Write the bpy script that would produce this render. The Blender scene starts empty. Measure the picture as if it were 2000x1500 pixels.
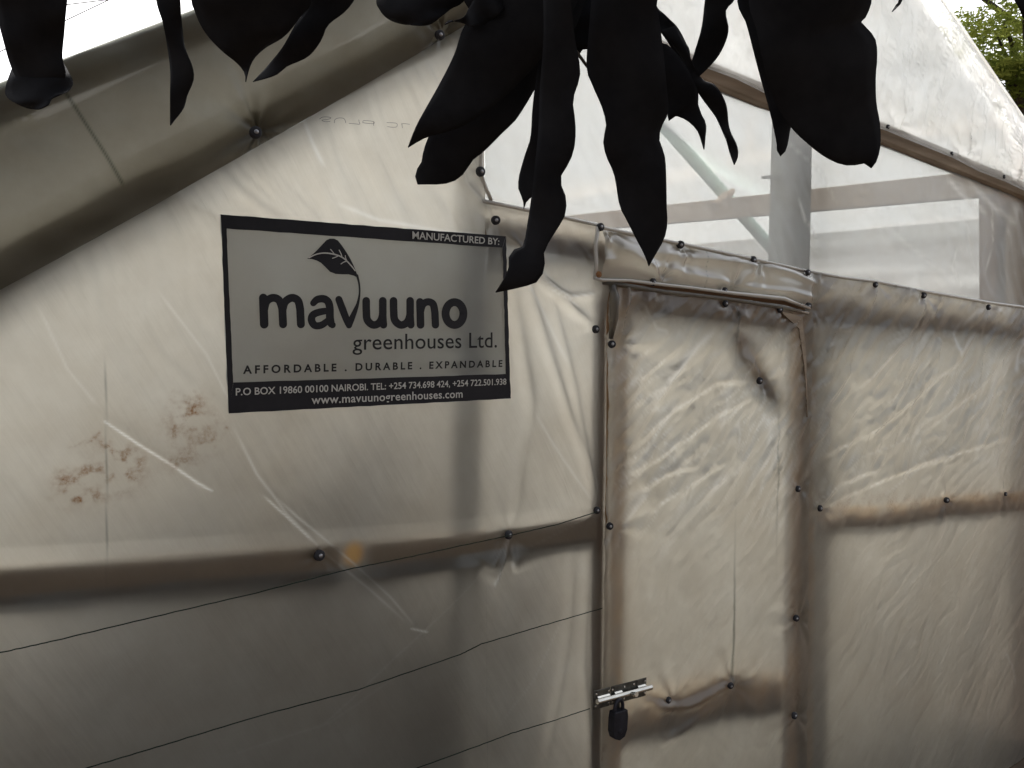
import bpy, bmesh, math, random
import numpy as np
from mathutils import Vector

random.seed(7)
rng = np.random.default_rng(11)
C = bpy.context.scene.collection
scene = bpy.context.scene

# ------------------------------------------------------------------ camera
FPX = 1732.0                       # focal length in pixels of the 2000 px wide photograph
EYE = Vector((0.0, 0.0, 1.65))
YAW, PITCH = math.radians(35.0), math.radians(4.6)
D = 1.5                            # the front wall is the plane y = D
cam_d = bpy.data.cameras.new("camera")
cam = bpy.data.objects.new("camera", cam_d)
C.objects.link(cam)
cam_d.sensor_width = 36.0
cam_d.lens = FPX / 2000.0 * 36.0
cam_d.clip_start, cam_d.clip_end = 0.02, 500.0
cam.location = EYE
FW = Vector((math.sin(YAW) * math.cos(PITCH), math.cos(YAW) * math.cos(PITCH), -math.sin(PITCH)))
cam.rotation_euler = FW.to_track_quat('-Z', 'Y').to_euler()
RT = Vector((math.cos(YAW), -math.sin(YAW), 0.0))
UP = RT.cross(FW)
scene.camera = cam

# ------------------------------------------------------------------ sky, sun, exposure
SUN_EL, SUN_AZ = math.radians(52), math.radians(28)      # azimuth from +y towards +x
w = bpy.data.worlds.new("World")
scene.world = w
w.use_nodes = True
nt = w.node_tree
bg = nt.nodes['Background']
sky = nt.nodes.new('ShaderNodeTexSky')
sky.sky_type = 'NISHITA'
sky.sun_disc = False
sky.sun_elevation = SUN_EL
sky.sun_rotation = SUN_AZ
sky.air_density, sky.dust_density, sky.ozone_density = 1.0, 5.0, 1.0
hs = nt.nodes.new('ShaderNodeHueSaturation')
hs.inputs['Saturation'].default_value = 0.22              # overcast: nearly white cloud
nt.links.new(sky.outputs[0], hs.inputs['Color'])
nt.links.new(hs.outputs[0], bg.inputs[0])
bg.inputs[1].default_value = 0.12
sun_d = bpy.data.lights.new("sun", 'SUN')
sun_d.energy = 1.5
sun_d.angle = math.radians(14)
sun_d.color = (1.0, 0.95, 0.87)
sun = bpy.data.objects.new("sun", sun_d)
C.objects.link(sun)
sd = Vector((math.sin(SUN_AZ) * math.cos(SUN_EL), math.cos(SUN_AZ) * math.cos(SUN_EL), math.sin(SUN_EL)))
sun.rotation_euler = sd.to_track_quat('Z', 'Y').to_euler()
vs = scene.view_settings
vs.view_transform = 'Standard'
vs.look = 'None'
vs.gamma = 1.0
vs.use_curve_mapping = False
vs.exposure = 1.4
cy = scene.cycles
cy.max_bounces = 10
cy.diffuse_bounces = 5
cy.transparent_max_bounces = 16
cy.transmission_bounces = 6
cy.caustics_reflective = False
cy.caustics_refractive = False
cy.sample_clamp_indirect = 6.0
cy.use_denoising = True
cy.use_adaptive_sampling = False

# ------------------------------------------------------------------ helpers
def ray(px, py):
    return FW + RT * ((px - 1000.0) / FPX) + UP * (-(py - 750.0) / FPX)

def W(px, py, off=0.0):
    """the point of the wall plane (moved OFF metres towards the outside) seen at a photo pixel"""
    d = ray(px, py)
    t = (D - off) / d.y
    return EYE + d * t

def AT(px, py, y):
    d = ray(px, py)
    return EYE + d * (y / d.y)

def DEP(px, py, dep):
    return EYE + ray(px, py) * dep

def wo(p, off):
    q = W(p[0], p[1], off)
    return (q.x, q.z)

def wz(p):
    """wall coordinates (u, z) of a px tuple or ('w', u, z)"""
    if p[0] == 'w':
        return (p[1], p[2])
    q = W(p[0], p[1])
    return (q.x, q.z)

def mesh_obj(name, verts, faces, mat, parent=None, smooth=False, attrs=None):
    me = bpy.data.meshes.new(name)
    me.from_pydata([tuple(v) for v in verts], [], faces)
    if smooth:
        me.polygons.foreach_set('use_smooth', [True] * len(me.polygons))
    for m in (mat if isinstance(mat, (list, tuple)) else [mat]):
        me.materials.append(m)
    for k, a in (attrs or {}).items():
        at = me.attributes.new(k, 'FLOAT', 'POINT')
        at.data.foreach_set('value', np.asarray(a, dtype=np.float32).ravel())
    me.update()
    o = bpy.data.objects.new(name, me)
    C.objects.link(o)
    if parent is not None:
        o.parent = parent
        o.matrix_parent_inverse = parent.matrix_world.inverted()
    return o

def thing(name, label, cat, loc=(0, 0, 0), group=None):
    o = bpy.data.objects.new(name, None)
    C.objects.link(o)
    o.location = loc
    o.empty_display_size = 0.1
    bpy.context.view_layer.update()
    o['label'], o['category'] = label, cat
    if group:
        o['group'] = group
    return o

def tag(o, label, cat, group=None):
    o['label'], o['category'] = label, cat
    if group:
        o['group'] = group
    return o

class MB:
    """collects shapes into one mesh"""
    def __init__(s):
        s.v, s.f, s.m = [], [], []
    def add(s, v, f, m=0):
        b = len(s.v)
        s.v += [Vector(q) for q in v]
        s.f += [tuple(i + b for i in q) for q in f]
        s.m += [m] * len(f)
    def prism(s, front, back, m=0):
        n = len(front)
        f = [tuple(range(n)), tuple(range(2 * n - 1, n - 1, -1))]
        for i in range(n):
            j = (i + 1) % n
            f.append((i, i + n, j + n, j))
        s.add(list(front) + list(back), f, m)
    def tube(s, pts, r, n=8, m=0, sq=None):
        pts = [Vector(p) for p in pts]
        rr = r if isinstance(r, (list, tuple)) else [r] * len(pts)
        v, f = [], []
        up = Vector((0.13, 0.27, 0.95))
        for i, p in enumerate(pts):
            t = (pts[min(i + 1, len(pts) - 1)] - pts[max(i - 1, 0)]).normalized()
            a = t.cross(up)
            if a.length < 1e-3:
                a = t.cross(Vector((1, 0, 0)))
            a.normalize()
            b = a.cross(t)
            for k in range(n):
                an = 2 * math.pi * k / n
                v.append(p + (a * math.cos(an) + b * math.sin(an)) * rr[i])
        for i in range(len(pts) - 1):
            for k in range(n):
                k2 = (k + 1) % n
                f.append((i * n + k, i * n + k2, (i + 1) * n + k2, (i + 1) * n + k))
        f.append(tuple(range(n - 1, -1, -1)))
        f.append(tuple((len(pts) - 1) * n + k for k in range(n)))
        s.add(v, f, m)
    def build(s, name, mat, parent=None, smooth=False, bevel=0.0):
        o = mesh_obj(name, s.v, s.f, mat, parent, smooth)
        if isinstance(mat, (list, tuple)):
            o.data.polygons.foreach_set('material_index', s.m)
        bm = bmesh.new()
        bm.from_mesh(o.data)
        bmesh.ops.recalc_face_normals(bm, faces=bm.faces)
        bm.to_mesh(o.data)
        bm.free()
        if bevel:
            md = o.modifiers.new('bevel', 'BEVEL')
            md.width, md.segments, md.limit_method = bevel, 2, 'ANGLE'
        return o

# ---- numpy noise
def _h(ix, iy, seed):
    n = (ix * 374761393 + iy * 668265263 + seed * 1442695041) & 0xFFFFFFFF
    n = ((n ^ (n >> 13)) * 1274126177) & 0xFFFFFFFF
    return ((n ^ (n >> 16)) & 0xFFFF) / 65535.0

def vnoise(x, y, seed=0):
    x, y = np.asarray(x, float), np.asarray(y, float)
    ix, iy = np.floor(x).astype(np.int64), np.floor(y).astype(np.int64)
    fx, fy = x - ix, y - iy
    fx, fy = fx * fx * fx * (fx * (fx * 6 - 15) + 10), fy * fy * fy * (fy * (fy * 6 - 15) + 10)
    a = _h(ix, iy, seed) * (1 - fx) + _h(ix + 1, iy, seed) * fx
    b = _h(ix, iy + 1, seed) * (1 - fx) + _h(ix + 1, iy + 1, seed) * fx
    return (a * (1 - fy) + b * fy) * 2 - 1

def fbm(x, y, seed=0, oct=3):
    r, a = 0, 1.0
    for o in range(oct):
        r = r + a * vnoise(x * 2 ** o + 7.3 * o, y * 2 ** o - 3.1 * o, seed + o)
        a *= 0.5
    return r

def seg_dist(u, z, poly):
    """distance of points to a polyline in wall coordinates, and the parameter along it 0..1"""
    best = np.full(u.shape, 1e9)
    par = np.zeros(u.shape)
    n = len(poly) - 1
    for i in range(n):
        (ax, az), (bx, bz) = poly[i], poly[i + 1]
        dx, dz = bx - ax, bz - az
        L = dx * dx + dz * dz + 1e-12
        t = np.clip(((u - ax) * dx + (z - az) * dz) / L, 0, 1)
        d = np.hypot(u - ax - t * dx, z - az - t * dz)
        k = d < best
        best = np.where(k, d, best)
        par = np.where(k, (i + t) / n, par)
    return best, par

# ------------------------------------------------------------------ materials
def new_mat(name):
    m = bpy.data.materials.new(name)
    m.use_nodes = True
    n = m.node_tree
    for x in list(n.nodes):
        if x.type != 'OUTPUT_MATERIAL':
            n.nodes.remove(x)
    return m, n, n.nodes['Material Output']

def N(n, t, **kw):
    x = n.nodes.new(t)
    for k, v in kw.items():
        if k in x.inputs.keys():
            x.inputs[k].default_value = v
        else:
            setattr(x, k, v)
    return x

def rgb(c):
    return (c[0], c[1], c[2], 1.0)

def mixc(n, fac, a, b):
    x = N(n, 'ShaderNodeMix', data_type='RGBA')
    for sock, val in ((0, fac), (6, a), (7, b)):
        if hasattr(val, 'is_output'):
            n.links.new(val, x.inputs[sock])
        else:
            x.inputs[sock].default_value = val
    return x.outputs[2]

def film_mat(name, col, clear=0.1, refl=0.25, refl_col=(0.55, 0.53, 0.48), gloss=0.5, rough=0.22, bump=0.25, bscale=45.0, vary=0.15, aniso=None):
    """polythene: scatters the light from behind, lets a little straight through, and has a soft sheen"""
    m, n, out = new_mat(name)
    tc = N(n, 'ShaderNodeTexCoord')
    nz = N(n, 'ShaderNodeTexNoise', Scale=5.0, Detail=6.0, Roughness=0.62)
    n.links.new(tc.outputs['Object'], nz.inputs['Vector'])
    vr = N(n, 'ShaderNodeMapRange')
    vr.inputs['From Min'].default_value, vr.inputs['From Max'].default_value = 0.3, 0.7
    vr.inputs['To Min'].default_value, vr.inputs['To Max'].default_value = 0.0, 1.0
    n.links.new(nz.outputs[0], vr.inputs[0])
    dark = tuple(c * (1 - vary) * f for c, f in zip(col, (1.0, 0.96, 0.91)))
    base = mixc(n, vr.outputs[0], rgb(dark), rgb(col))
    at = {k: N(n, 'ShaderNodeAttribute', attribute_name=k) for k in ('crease_glint', 'mud', 'line', 'amber')}
    base = mixc(n, at['amber'].outputs['Fac'], base, rgb((0.95, 0.62, 0.26)))
    base = mixc(n, at['crease_glint'].outputs['Fac'], base, rgb((1.0, 0.99, 0.95)))  # whitens creases; also carries wrinkle highlights painted into the film
    mn = N(n, 'ShaderNodeTexNoise', Scale=150.0, Detail=6.0, Roughness=0.7)
    n.links.new(tc.outputs['Object'], mn.inputs['Vector'])
    ms = N(n, 'ShaderNodeMath', operation='MULTIPLY_ADD')
    n.links.new(mn.outputs[0], ms.inputs[0])
    ms.inputs[1].default_value = 1.6
    ms.inputs[2].default_value = -0.45
    mm = N(n, 'ShaderNodeMath', operation='MULTIPLY', use_clamp=True)
    n.links.new(at['mud'].outputs['Fac'], mm.inputs[0])
    n.links.new(ms.outputs[0], mm.inputs[1])
    m2 = N(n, 'ShaderNodeMath', operation='MULTIPLY', use_clamp=True)
    n.links.new(mm.outputs[0], m2.inputs[0])
    m2.inputs[1].default_value = 2.2
    mudf = m2.outputs[0]
    base = mixc(n, mudf, base, rgb((0.27, 0.13, 0.05)))
    base = mixc(n, at['line'].outputs['Fac'], base, rgb((0.05, 0.07, 0.05)))
    tr = N(n, 'ShaderNodeBsdfTranslucent')
    df = N(n, 'ShaderNodeBsdfDiffuse')
    n.links.new(base, tr.inputs['Color'])
    rc = mixc(n, mudf, rgb(refl_col), rgb((0.16, 0.09, 0.04)))
    rc = mixc(n, at['line'].outputs['Fac'], rc, rgb((0.02, 0.03, 0.02)))
    rc = mixc(n, at['amber'].outputs['Fac'], rc, rgb((0.80, 0.45, 0.14)))
    rc = mixc(n, at['crease_glint'].outputs['Fac'], rc, rgb((0.95, 0.94, 0.90)))
    n.links.new(rc, df.inputs['Color'])
    # fine crinkle
    bn = N(n, 'ShaderNodeTexNoise', Scale=bscale, Detail=5.0, Roughness=0.6)
    if aniso:
        mp = N(n, 'ShaderNodeMapping', vector_type='TEXTURE')
        mp.inputs['Rotation'].default_value = (0, -math.radians(aniso[0]), 0)
        mp.inputs['Scale'].default_value = (1.0 / aniso[1], 1.0 / 20, 1.0 / aniso[2])
        n.links.new(tc.outputs['Object'], mp.inputs[0])
        n.links.new(mp.outputs[0], bn.inputs['Vector'])
    else:
        n.links.new(tc.outputs['Object'], bn.inputs['Vector'])
    bp = N(n, 'ShaderNodeBump', Strength=bump, Distance=0.004)
    n.links.new(bn.outputs[0], bp.inputs['Height'])
    for x in (tr, df):
        n.links.new(bp.outputs[0], x.inputs['Normal'])
    rf = N(n, 'ShaderNodeMath', operation='MULTIPLY_ADD', use_clamp=True)
    n.links.new(at['crease_glint'].outputs['Fac'], rf.inputs[0])
    rf.inputs[1].default_value, rf.inputs[2].default_value = 0.08, refl
    ra = N(n, 'ShaderNodeMath', operation='MULTIPLY_ADD', use_clamp=True)
    n.links.new(at['amber'].outputs['Fac'], ra.inputs[0])
    ra.inputs[1].default_value = 0.35
    n.links.new(rf.outputs[0], ra.inputs[2])
    body = N(n, 'ShaderNodeMixShader')
    n.links.new(ra.outputs[0], body.inputs[0])
    n.links.new(tr.outputs[0], body.inputs[1])
    n.links.new(df.outputs[0], body.inputs[2])
    cl = N(n, 'ShaderNodeBsdfTransparent', Color=rgb((0.95, 0.95, 0.92)))
    thru = N(n, 'ShaderNodeMixShader')
    # creases and painted glints, dirt and printed lines are less see-through
    mx = N(n, 'ShaderNodeMath', operation='MAXIMUM')
    n.links.new(at['crease_glint'].outputs['Fac'], mx.inputs[0])
    n.links.new(mudf, mx.inputs[1])
    mx2 = N(n, 'ShaderNodeMath', operation='MAXIMUM')
    n.links.new(mx.outputs[0], mx2.inputs[0])
    n.links.new(at['line'].outputs['Fac'], mx2.inputs[1])
    inv = N(n, 'ShaderNodeMapRange')
    inv.inputs['To Min'].default_value, inv.inputs['To Max'].default_value = clear, 0.0
    n.links.new(mx2.outputs[0], inv.inputs[0])
    n.links.new(inv.outputs[0], thru.inputs[0])
    n.links.new(body.outputs[0], thru.inputs[1])
    n.links.new(cl.outputs[0], thru.inputs[2])
    gl = N(n, 'ShaderNodeBsdfGlossy', Roughness=rough)
    n.links.new(bp.outputs[0], gl.inputs['Normal'])
    lw = N(n, 'ShaderNodeFresnel', IOR=1.5)
    n.links.new(bp.outputs[0], lw.inputs['Normal'])
    gm = N(n, 'ShaderNodeMath', operation='MULTIPLY')
    gm.inputs[1].default_value = gloss
    n.links.new(lw.outputs[0], gm.inputs[0])
    fin = N(n, 'ShaderNodeMixShader')
    n.links.new(gm.outputs[0], fin.inputs[0])
    n.links.new(thru.outputs[0], fin.inputs[1])
    n.links.new(gl.outputs[0], fin.inputs[2])
    n.links.new(fin.outputs[0], out.inputs[0])
    return m

def solid_mat(name, c1, c2=None, scale=(8, 8, 8), rough=0.7, metal=0.0, bump=0.2, spec=0.3, detail=5.0):
    m, n, out = new_mat(name)
    p = N(n, 'ShaderNodeBsdfPrincipled', Roughness=rough, Metallic=metal)
    p.inputs['Specular IOR Level'].default_value = spec
    tc = N(n, 'ShaderNodeTexCoord')
    mp = N(n, 'ShaderNodeMapping')
    mp.inputs['Scale'].default_value = scale
    n.links.new(tc.outputs['Object'], mp.inputs[0])
    nz = N(n, 'ShaderNodeTexNoise', Scale=1.0, Detail=detail, Roughness=0.6)
    n.links.new(mp.outputs[0], nz.inputs['Vector'])
    vr = N(n, 'ShaderNodeMapRange')
    vr.inputs['From Min'].default_value, vr.inputs['From Max'].default_value = 0.3, 0.7
    n.links.new(nz.outputs[0], vr.inputs[0])
    n.links.new(mixc(n, vr.outputs[0], rgb(c1), rgb(c2 or c1)), p.inputs['Base Color'])
    if bump:
        bp = N(n, 'ShaderNodeBump', Strength=bump, Distance=0.003)
        n.links.new(nz.outputs[0], bp.inputs['Height'])
        n.links.new(bp.outputs[0], p.inputs['Normal'])
    n.links.new(p.outputs[0], out.inputs[0])
    return m

def leafy_mat(name, c1, c2, scale):
    m, n, out = new_mat(name)
    tc = N(n, 'ShaderNodeTexCoord')
    mp = N(n, 'ShaderNodeMapping')
    mp.inputs['Scale'].default_value = scale
    n.links.new(tc.outputs['Object'], mp.inputs[0])
    nz = N(n, 'ShaderNodeTexNoise', Scale=1.0, Detail=5.0)
    n.links.new(mp.outputs[0], nz.inputs['Vector'])
    vr = N(n, 'ShaderNodeMapRange')
    vr.inputs['From Min'].default_value, vr.inputs['From Max'].default_value = 0.35, 0.65
    n.links.new(nz.outputs[0], vr.inputs[0])
    c = mixc(n, vr.outputs[0], rgb(c1), rgb(c2))
    a, b = N(n, 'ShaderNodeBsdfDiffuse'), N(n, 'ShaderNodeBsdfTranslucent')
    n.links.new(c, a.inputs[0])
    n.links.new(c, b.inputs[0])
    ad = N(n, 'ShaderNodeAddShader')
    n.links.new(a.outputs[0], ad.inputs[0])
    n.links.new(b.outputs[0], ad.inputs[1])
    n.links.new(ad.outputs[0], out.inputs[0])
    return m

M = {}
M['film'] = film_mat('wall_polythene', (0.78, 0.74, 0.655), clear=0.05, refl=0.09, vary=0.18, bump=0.22, bscale=1.0, gloss=0.9, aniso=(-62, 5, 60))
M['film_worn'] = film_mat('crinkled_polythene', (0.745, 0.70, 0.60), clear=0.04, refl=0.11, bump=0.3, bscale=1.0, vary=0.16, gloss=1.3, aniso=(38, 9, 70))
M['film_roof'] = film_mat('roof_polythene', (0.75, 0.785, 0.81), clear=0.17, refl=0.15, refl_col=(0.7, 0.69, 0.66), bump=0.15, vary=0.08)
M['film_side'] = film_mat('side_polythene', (0.62, 0.64, 0.65), clear=0.05, refl=0.15, bump=0.2, vary=0.12)
M['film_top'] = film_mat('gable_polythene', (0.92, 0.93, 0.94), clear=0.38, refl=0.12, refl_col=(0.7, 0.69, 0.66), bump=0.45, bscale=26, vary=0.16)
M['film_clear'] = film_mat('clear_polythene', (0.74, 0.76, 0.78), clear=0.48, refl=0.2, bump=0.15, vary=0.1, gloss=0.6, rough=0.12)
M['film_double'] = film_mat('doubled_polythene', (0.72, 0.69, 0.60), clear=0.06, refl=0.40, refl_col=(0.62, 0.60, 0.53), bump=0.10, bscale=16, gloss=3.2, rough=0.20, vary=0.2)
M['film_hem'] = film_mat('folded_hem', (0.90, 0.88, 0.82), clear=0.0, refl=0.6, refl_col=(0.88, 0.86, 0.80), bump=0.1, gloss=2.0, rough=0.25, vary=0.1)
M['crease_glint'] = film_mat('crease_ridge', (0.95, 0.93, 0.88), clear=0.0, refl=0.45, refl_col=(0.95, 0.94, 0.90), bump=0.0, gloss=1.5, rough=0.3, vary=0.0)
M['wood_tan'] = solid_mat('tan_timber', (0.48, 0.31, 0.18), (0.66, 0.47, 0.30), (40, 40, 4), 0.8)
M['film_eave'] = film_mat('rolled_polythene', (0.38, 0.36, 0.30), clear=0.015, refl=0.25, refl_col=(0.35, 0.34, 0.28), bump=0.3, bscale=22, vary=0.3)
M['wood'] = solid_mat('rough_sawn_timber', (0.20, 0.105, 0.055), (0.38, 0.22, 0.12), (4, 40, 40), 0.8)
M['wood_dull'] = solid_mat('dull_timber', (0.24, 0.19, 0.14), (0.42, 0.34, 0.26), (4, 40, 40), 0.8)
M['wood_pale'] = solid_mat('fresh_timber', (0.36, 0.25, 0.16), (0.52, 0.39, 0.27), (6, 40, 40), 0.75)
M['wood_grey'] = solid_mat('weathered_post', (0.12, 0.13, 0.10), (0.22, 0.22, 0.18), (30, 30, 4), 0.85)
M['pipe'] = solid_mat('pale_green_pipe', (0.42, 0.62, 0.52), (0.50, 0.70, 0.60), (9, 9, 9), 0.4, bump=0.0)
M['rubber'] = solid_mat('black_rubber', (0.012, 0.012, 0.016), (0.03, 0.03, 0.036), (90, 90, 90), 0.55)
M['nail'] = solid_mat('galvanised_nail', (0.25, 0.25, 0.27), (0.4, 0.4, 0.42), (120, 120, 120), 0.4, metal=0.9)
M['rust'] = solid_mat('rusty_nail', (0.22, 0.10, 0.04), (0.36, 0.18, 0.07), (120, 120, 120), 0.7)
M['chrome'] = solid_mat('plated_steel', (0.55, 0.54, 0.50), (0.72, 0.71, 0.66), (60, 60, 60), 0.22, metal=1.0, bump=0.1)
M['plate'] = solid_mat('tarnished_plate', (0.06, 0.06, 0.055), (0.14, 0.135, 0.12), (70, 70, 70), 0.45, metal=0.9, bump=0.2)
M['iron'] = solid_mat('dark_padlock', (0.012, 0.012, 0.016), (0.03, 0.03, 0.04), (60, 60, 60), 0.42, metal=0.3, bump=0.1)
M['cord'] = solid_mat('dark_green_cord', (0.008, 0.018, 0.012), (0.02, 0.035, 0.022), (200, 200, 200), 0.8)
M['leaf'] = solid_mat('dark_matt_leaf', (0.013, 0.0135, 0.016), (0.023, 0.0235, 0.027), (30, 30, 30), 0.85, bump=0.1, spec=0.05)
M['bark'] = solid_mat('tree_bark', (0.03, 0.024, 0.018), (0.07, 0.055, 0.04), (20, 20, 5), 0.9, bump=0.6)
M['soil'] = solid_mat('dark_soil', (0.06, 0.042, 0.03), (0.11, 0.08, 0.055), (3, 3, 3), 0.95, bump=0.8)
M['acacia'] = leafy_mat('feathery_foliage', (0.05, 0.07, 0.014), (0.13, 0.145, 0.032), (1.1, 1.1, 2.2))
M['wire'] = solid_mat('aged_wire', (0.10, 0.06, 0.05), (0.14, 0.09, 0.07), (20, 20, 20), 0.6, bump=0.0)
M['added_foliage'] = solid_mat('light_blocking_leaves', (0.036, 0.036, 0.026), (0.065, 0.062, 0.045), (9, 9, 9), 0.8, bump=0.0)
M['dark_floor'] = solid_mat('darkening_floor', (0.012, 0.009, 0.007), (0.028, 0.021, 0.015), (14, 14, 14), 0.95, bump=0.6)
M['blackout'] = solid_mat('added_blackout', (0.012, 0.018, 0.014), (0.03, 0.04, 0.03), (30, 30, 30), 0.9)  # dark opaque sheet added to unseen walls to cut light inside
M['ink'] = solid_mat('black_print', (0.006, 0.006, 0.010), (0.013, 0.013, 0.018), (30, 30, 30), 0.5, bump=0.05)
M['ink_light'] = film_mat('pale_print', (0.8, 0.8, 0.77), clear=0.0, refl=0.92, refl_col=(0.60, 0.60, 0.57), bump=0.1, vary=0.2, bscale=60)
M['ink_faint'] = solid_mat('faint_print', (0.16, 0.15, 0.14), (0.24, 0.23, 0.21), (80, 80, 80), 0.6, bump=0.0)
M['sign'] = film_mat('grey_printed_sheet', (0.44, 0.46, 0.465), clear=0.02, refl=0.3, refl_col=(0.32, 0.33, 0.34), gloss=0.7, rough=0.3, bump=0.2, bscale=18, vary=0.12)

# ------------------------------------------------------------------ ground
gs = 200.0
ground = mesh_obj('ground', [(-gs, -gs, 0), (gs, -gs, 0), (gs, gs, 0), (-gs, gs, 0)], [(0, 1, 2, 3)], M['soil'])
ground['kind'] = 'structure'

# ------------------------------------------------------------------ greenhouse
gh = thing('greenhouse', 'timber greenhouse wrapped in cloudy polythene, its gable end with a film-covered door', 'greenhouse', (1.6, D, 0))

NAILS_WALL = [(500, 258), (860, 68), (969, 430), (1174, 443), (1330, 478), (1472, 508), (1579, 532), (1711, 556), (1805, 577), (1932, 600),
              (1277, 551), (1417, 568), (1580, 598), (1165, 643), (1167, 997), (625, 1085), (995, 1045), (1603, 993), (1850, 977), (1965, 965),
              (1735, 248), (1860, 300), (1962, 345), (940, 335)]
NAILS_DOOR = [(1196, 672), (1192, 1028), (1485, 744), (1560, 955), (1556, 1208), (1553, 1398), (1418, 593), (1524, 605), (1428, 1340), (1307, 1368)]

def pucker(u, z, nails, amp=0.004, R=0.07, seed=3):
    """star-shaped pull of the film round each nail"""
    r0 = np.zeros(u.shape)
    for i, q in enumerate(nails):
        a, b = wz(q)
        du, dz = u - a, z - b
        r = np.hypot(du, dz)
        th = np.arctan2(dz, du)
        k = 5 + (i * 7 + seed) % 4
        g = np.exp(-r / R) * (r / (r + 0.015))
        r0 += amp * g * (np.cos(k * th + i * 1.7) + 0.6 * np.cos((k + 3) * th + i))
        r0 -= amp * 1.6 * np.exp(-(r / 0.03) ** 2)
    return r0

def aniso(u, z, ang, la, lc, seed):
    c, s = math.cos(ang), math.sin(ang)
    a, b = u * c + z * s, -u * s + z * c
    b = b + 0.035 * fbm(a / 0.23, b / 0.2, seed + 9, 2)
    return a / la, b / lc

def ridged(x, y, seed):
    r = 1 - np.abs(fbm(x, y, seed, 3)) / 0.9
    return np.clip(r, 0, 1) ** 3

def film_patch(name, tops, bots, mat, off=0.0, res=0.008, disp=None, marks=None, parent=gh, zres=None, follow=True):
    """a sheet of film ruled between matching points of its top and bottom edges, in wall coordinates"""
    T = [wz(p) for p in tops]
    B = [wz(p) for p in bots]
    us, cols = [], []
    for i in range(len(T) - 1):
        L = max(math.hypot(T[i + 1][0] - T[i][0], T[i + 1][1] - T[i][1]), math.hypot(B[i + 1][0] - B[i][0], B[i + 1][1] - B[i][1]))
        k = max(1, int(L / res))
        for j in range(k + (1 if i == len(T) - 2 else 0)):
            f = j / k
            cols.append(((T[i][0] * (1 - f) + T[i + 1][0] * f, T[i][1] * (1 - f) + T[i + 1][1] * f),
                         (B[i][0] * (1 - f) + B[i + 1][0] * f, B[i][1] * (1 - f) + B[i + 1][1] * f)))
    H = max(math.hypot(t[0] - b[0], t[1] - b[1]) for t, b in cols)
    nr = max(2, int(H / (zres or res)))
    t = np.linspace(0, 1, nr + 1)[None, :]
    ct = np.array([c[0] for c in cols])
    cb = np.array([c[1] for c in cols])
    u = ct[:, :1] * (1 - t) + cb[:, :1] * t
    z = ct[:, 1:] * (1 - t) + cb[:, 1:] * t
    s = np.linspace(0, 1, len(cols))[:, None] + 0 * t
    o = np.full(u.shape, float(off))
    if disp is not None:
        o = o + disp(u, z, s, t + 0 * s)
    verts = np.stack([u, D - o, z], -1).reshape(-1, 3)
    nc = len(cols)
    idx = np.arange(nc * (nr + 1)).reshape(nc, nr + 1)
    f = np.stack([idx[:-1, :-1], idx[:-1, 1:], idx[1:, 1:], idx[1:, :-1]], -1).reshape(-1, 4)
    attrs = {k: np.clip(fn(u, z), 0, 1) for k, fn in (marks or {}).items()}
    return mesh_obj(name, verts.tolist(), f.tolist(), mat, parent, True, attrs)

def bottom(tops, zlow=0.01):
    return [('w', wz(p)[0], zlow) for p in tops]

def pleat(u, z, poly, am, w, decay):
    """a pulled pleat: the film steps outwards just above the line and eases back over DECAY"""
    P = [wz(p) for p in poly]
    best = np.full(u.shape, 1e9)
    sg = np.zeros(u.shape)
    par = np.zeros(u.shape)
    n = len(P) - 1
    for i in range(n):
        (ax, az), (bx, bz) = P[i], P[i + 1]
        dx, dz = bx - ax, bz - az
        L = dx * dx + dz * dz + 1e-12
        t = np.clip(((u - ax) * dx + (z - az) * dz) / L, 0, 1)
        ex, ez = u - ax - t * dx, z - az - t * dz
        d = np.hypot(ex, ez)
        nx, nz_ = -dz, dx
        if nz_ < 0 or (abs(nz_) < 1e-6 and nx < 0):
            nx, nz_ = -nx, -nz_
        k = d < best
        sg = np.where(k, np.sign(ex * nx + ez * nz_) * d, sg)
        par = np.where(k, (i + t) / n, par)
        best = np.where(k, d, best)
    x = np.clip((sg + w) / (2 * w), 0, 1)
    prof = x * x * (3 - 2 * x) * np.exp(-np.maximum(sg - w, 0) / decay)
    inside = np.exp(-np.maximum(best - np.abs(sg) - 1e-4, 0) / 0.004)
    ends = np.clip(np.minimum(par, 1 - par) * 8, 0, 1)
    return am * prof * ends * inside

def line_mark(u, z, lines):
    """lines: (px polyline, width in metres, strength, fade ends)"""
    r = np.zeros(u.shape)
    for poly, wd, st, fade in lines:
        d, t = seg_dist(u, z, [wz(p) for p in poly])
        a = st * np.exp(-(d / wd) ** 2)
        if fade:
            a = a * np.clip(np.sin(np.pi * np.clip(t, 0, 1)) * 2.2, 0, 1)
        r = np.maximum(r, a)
    return r

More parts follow.
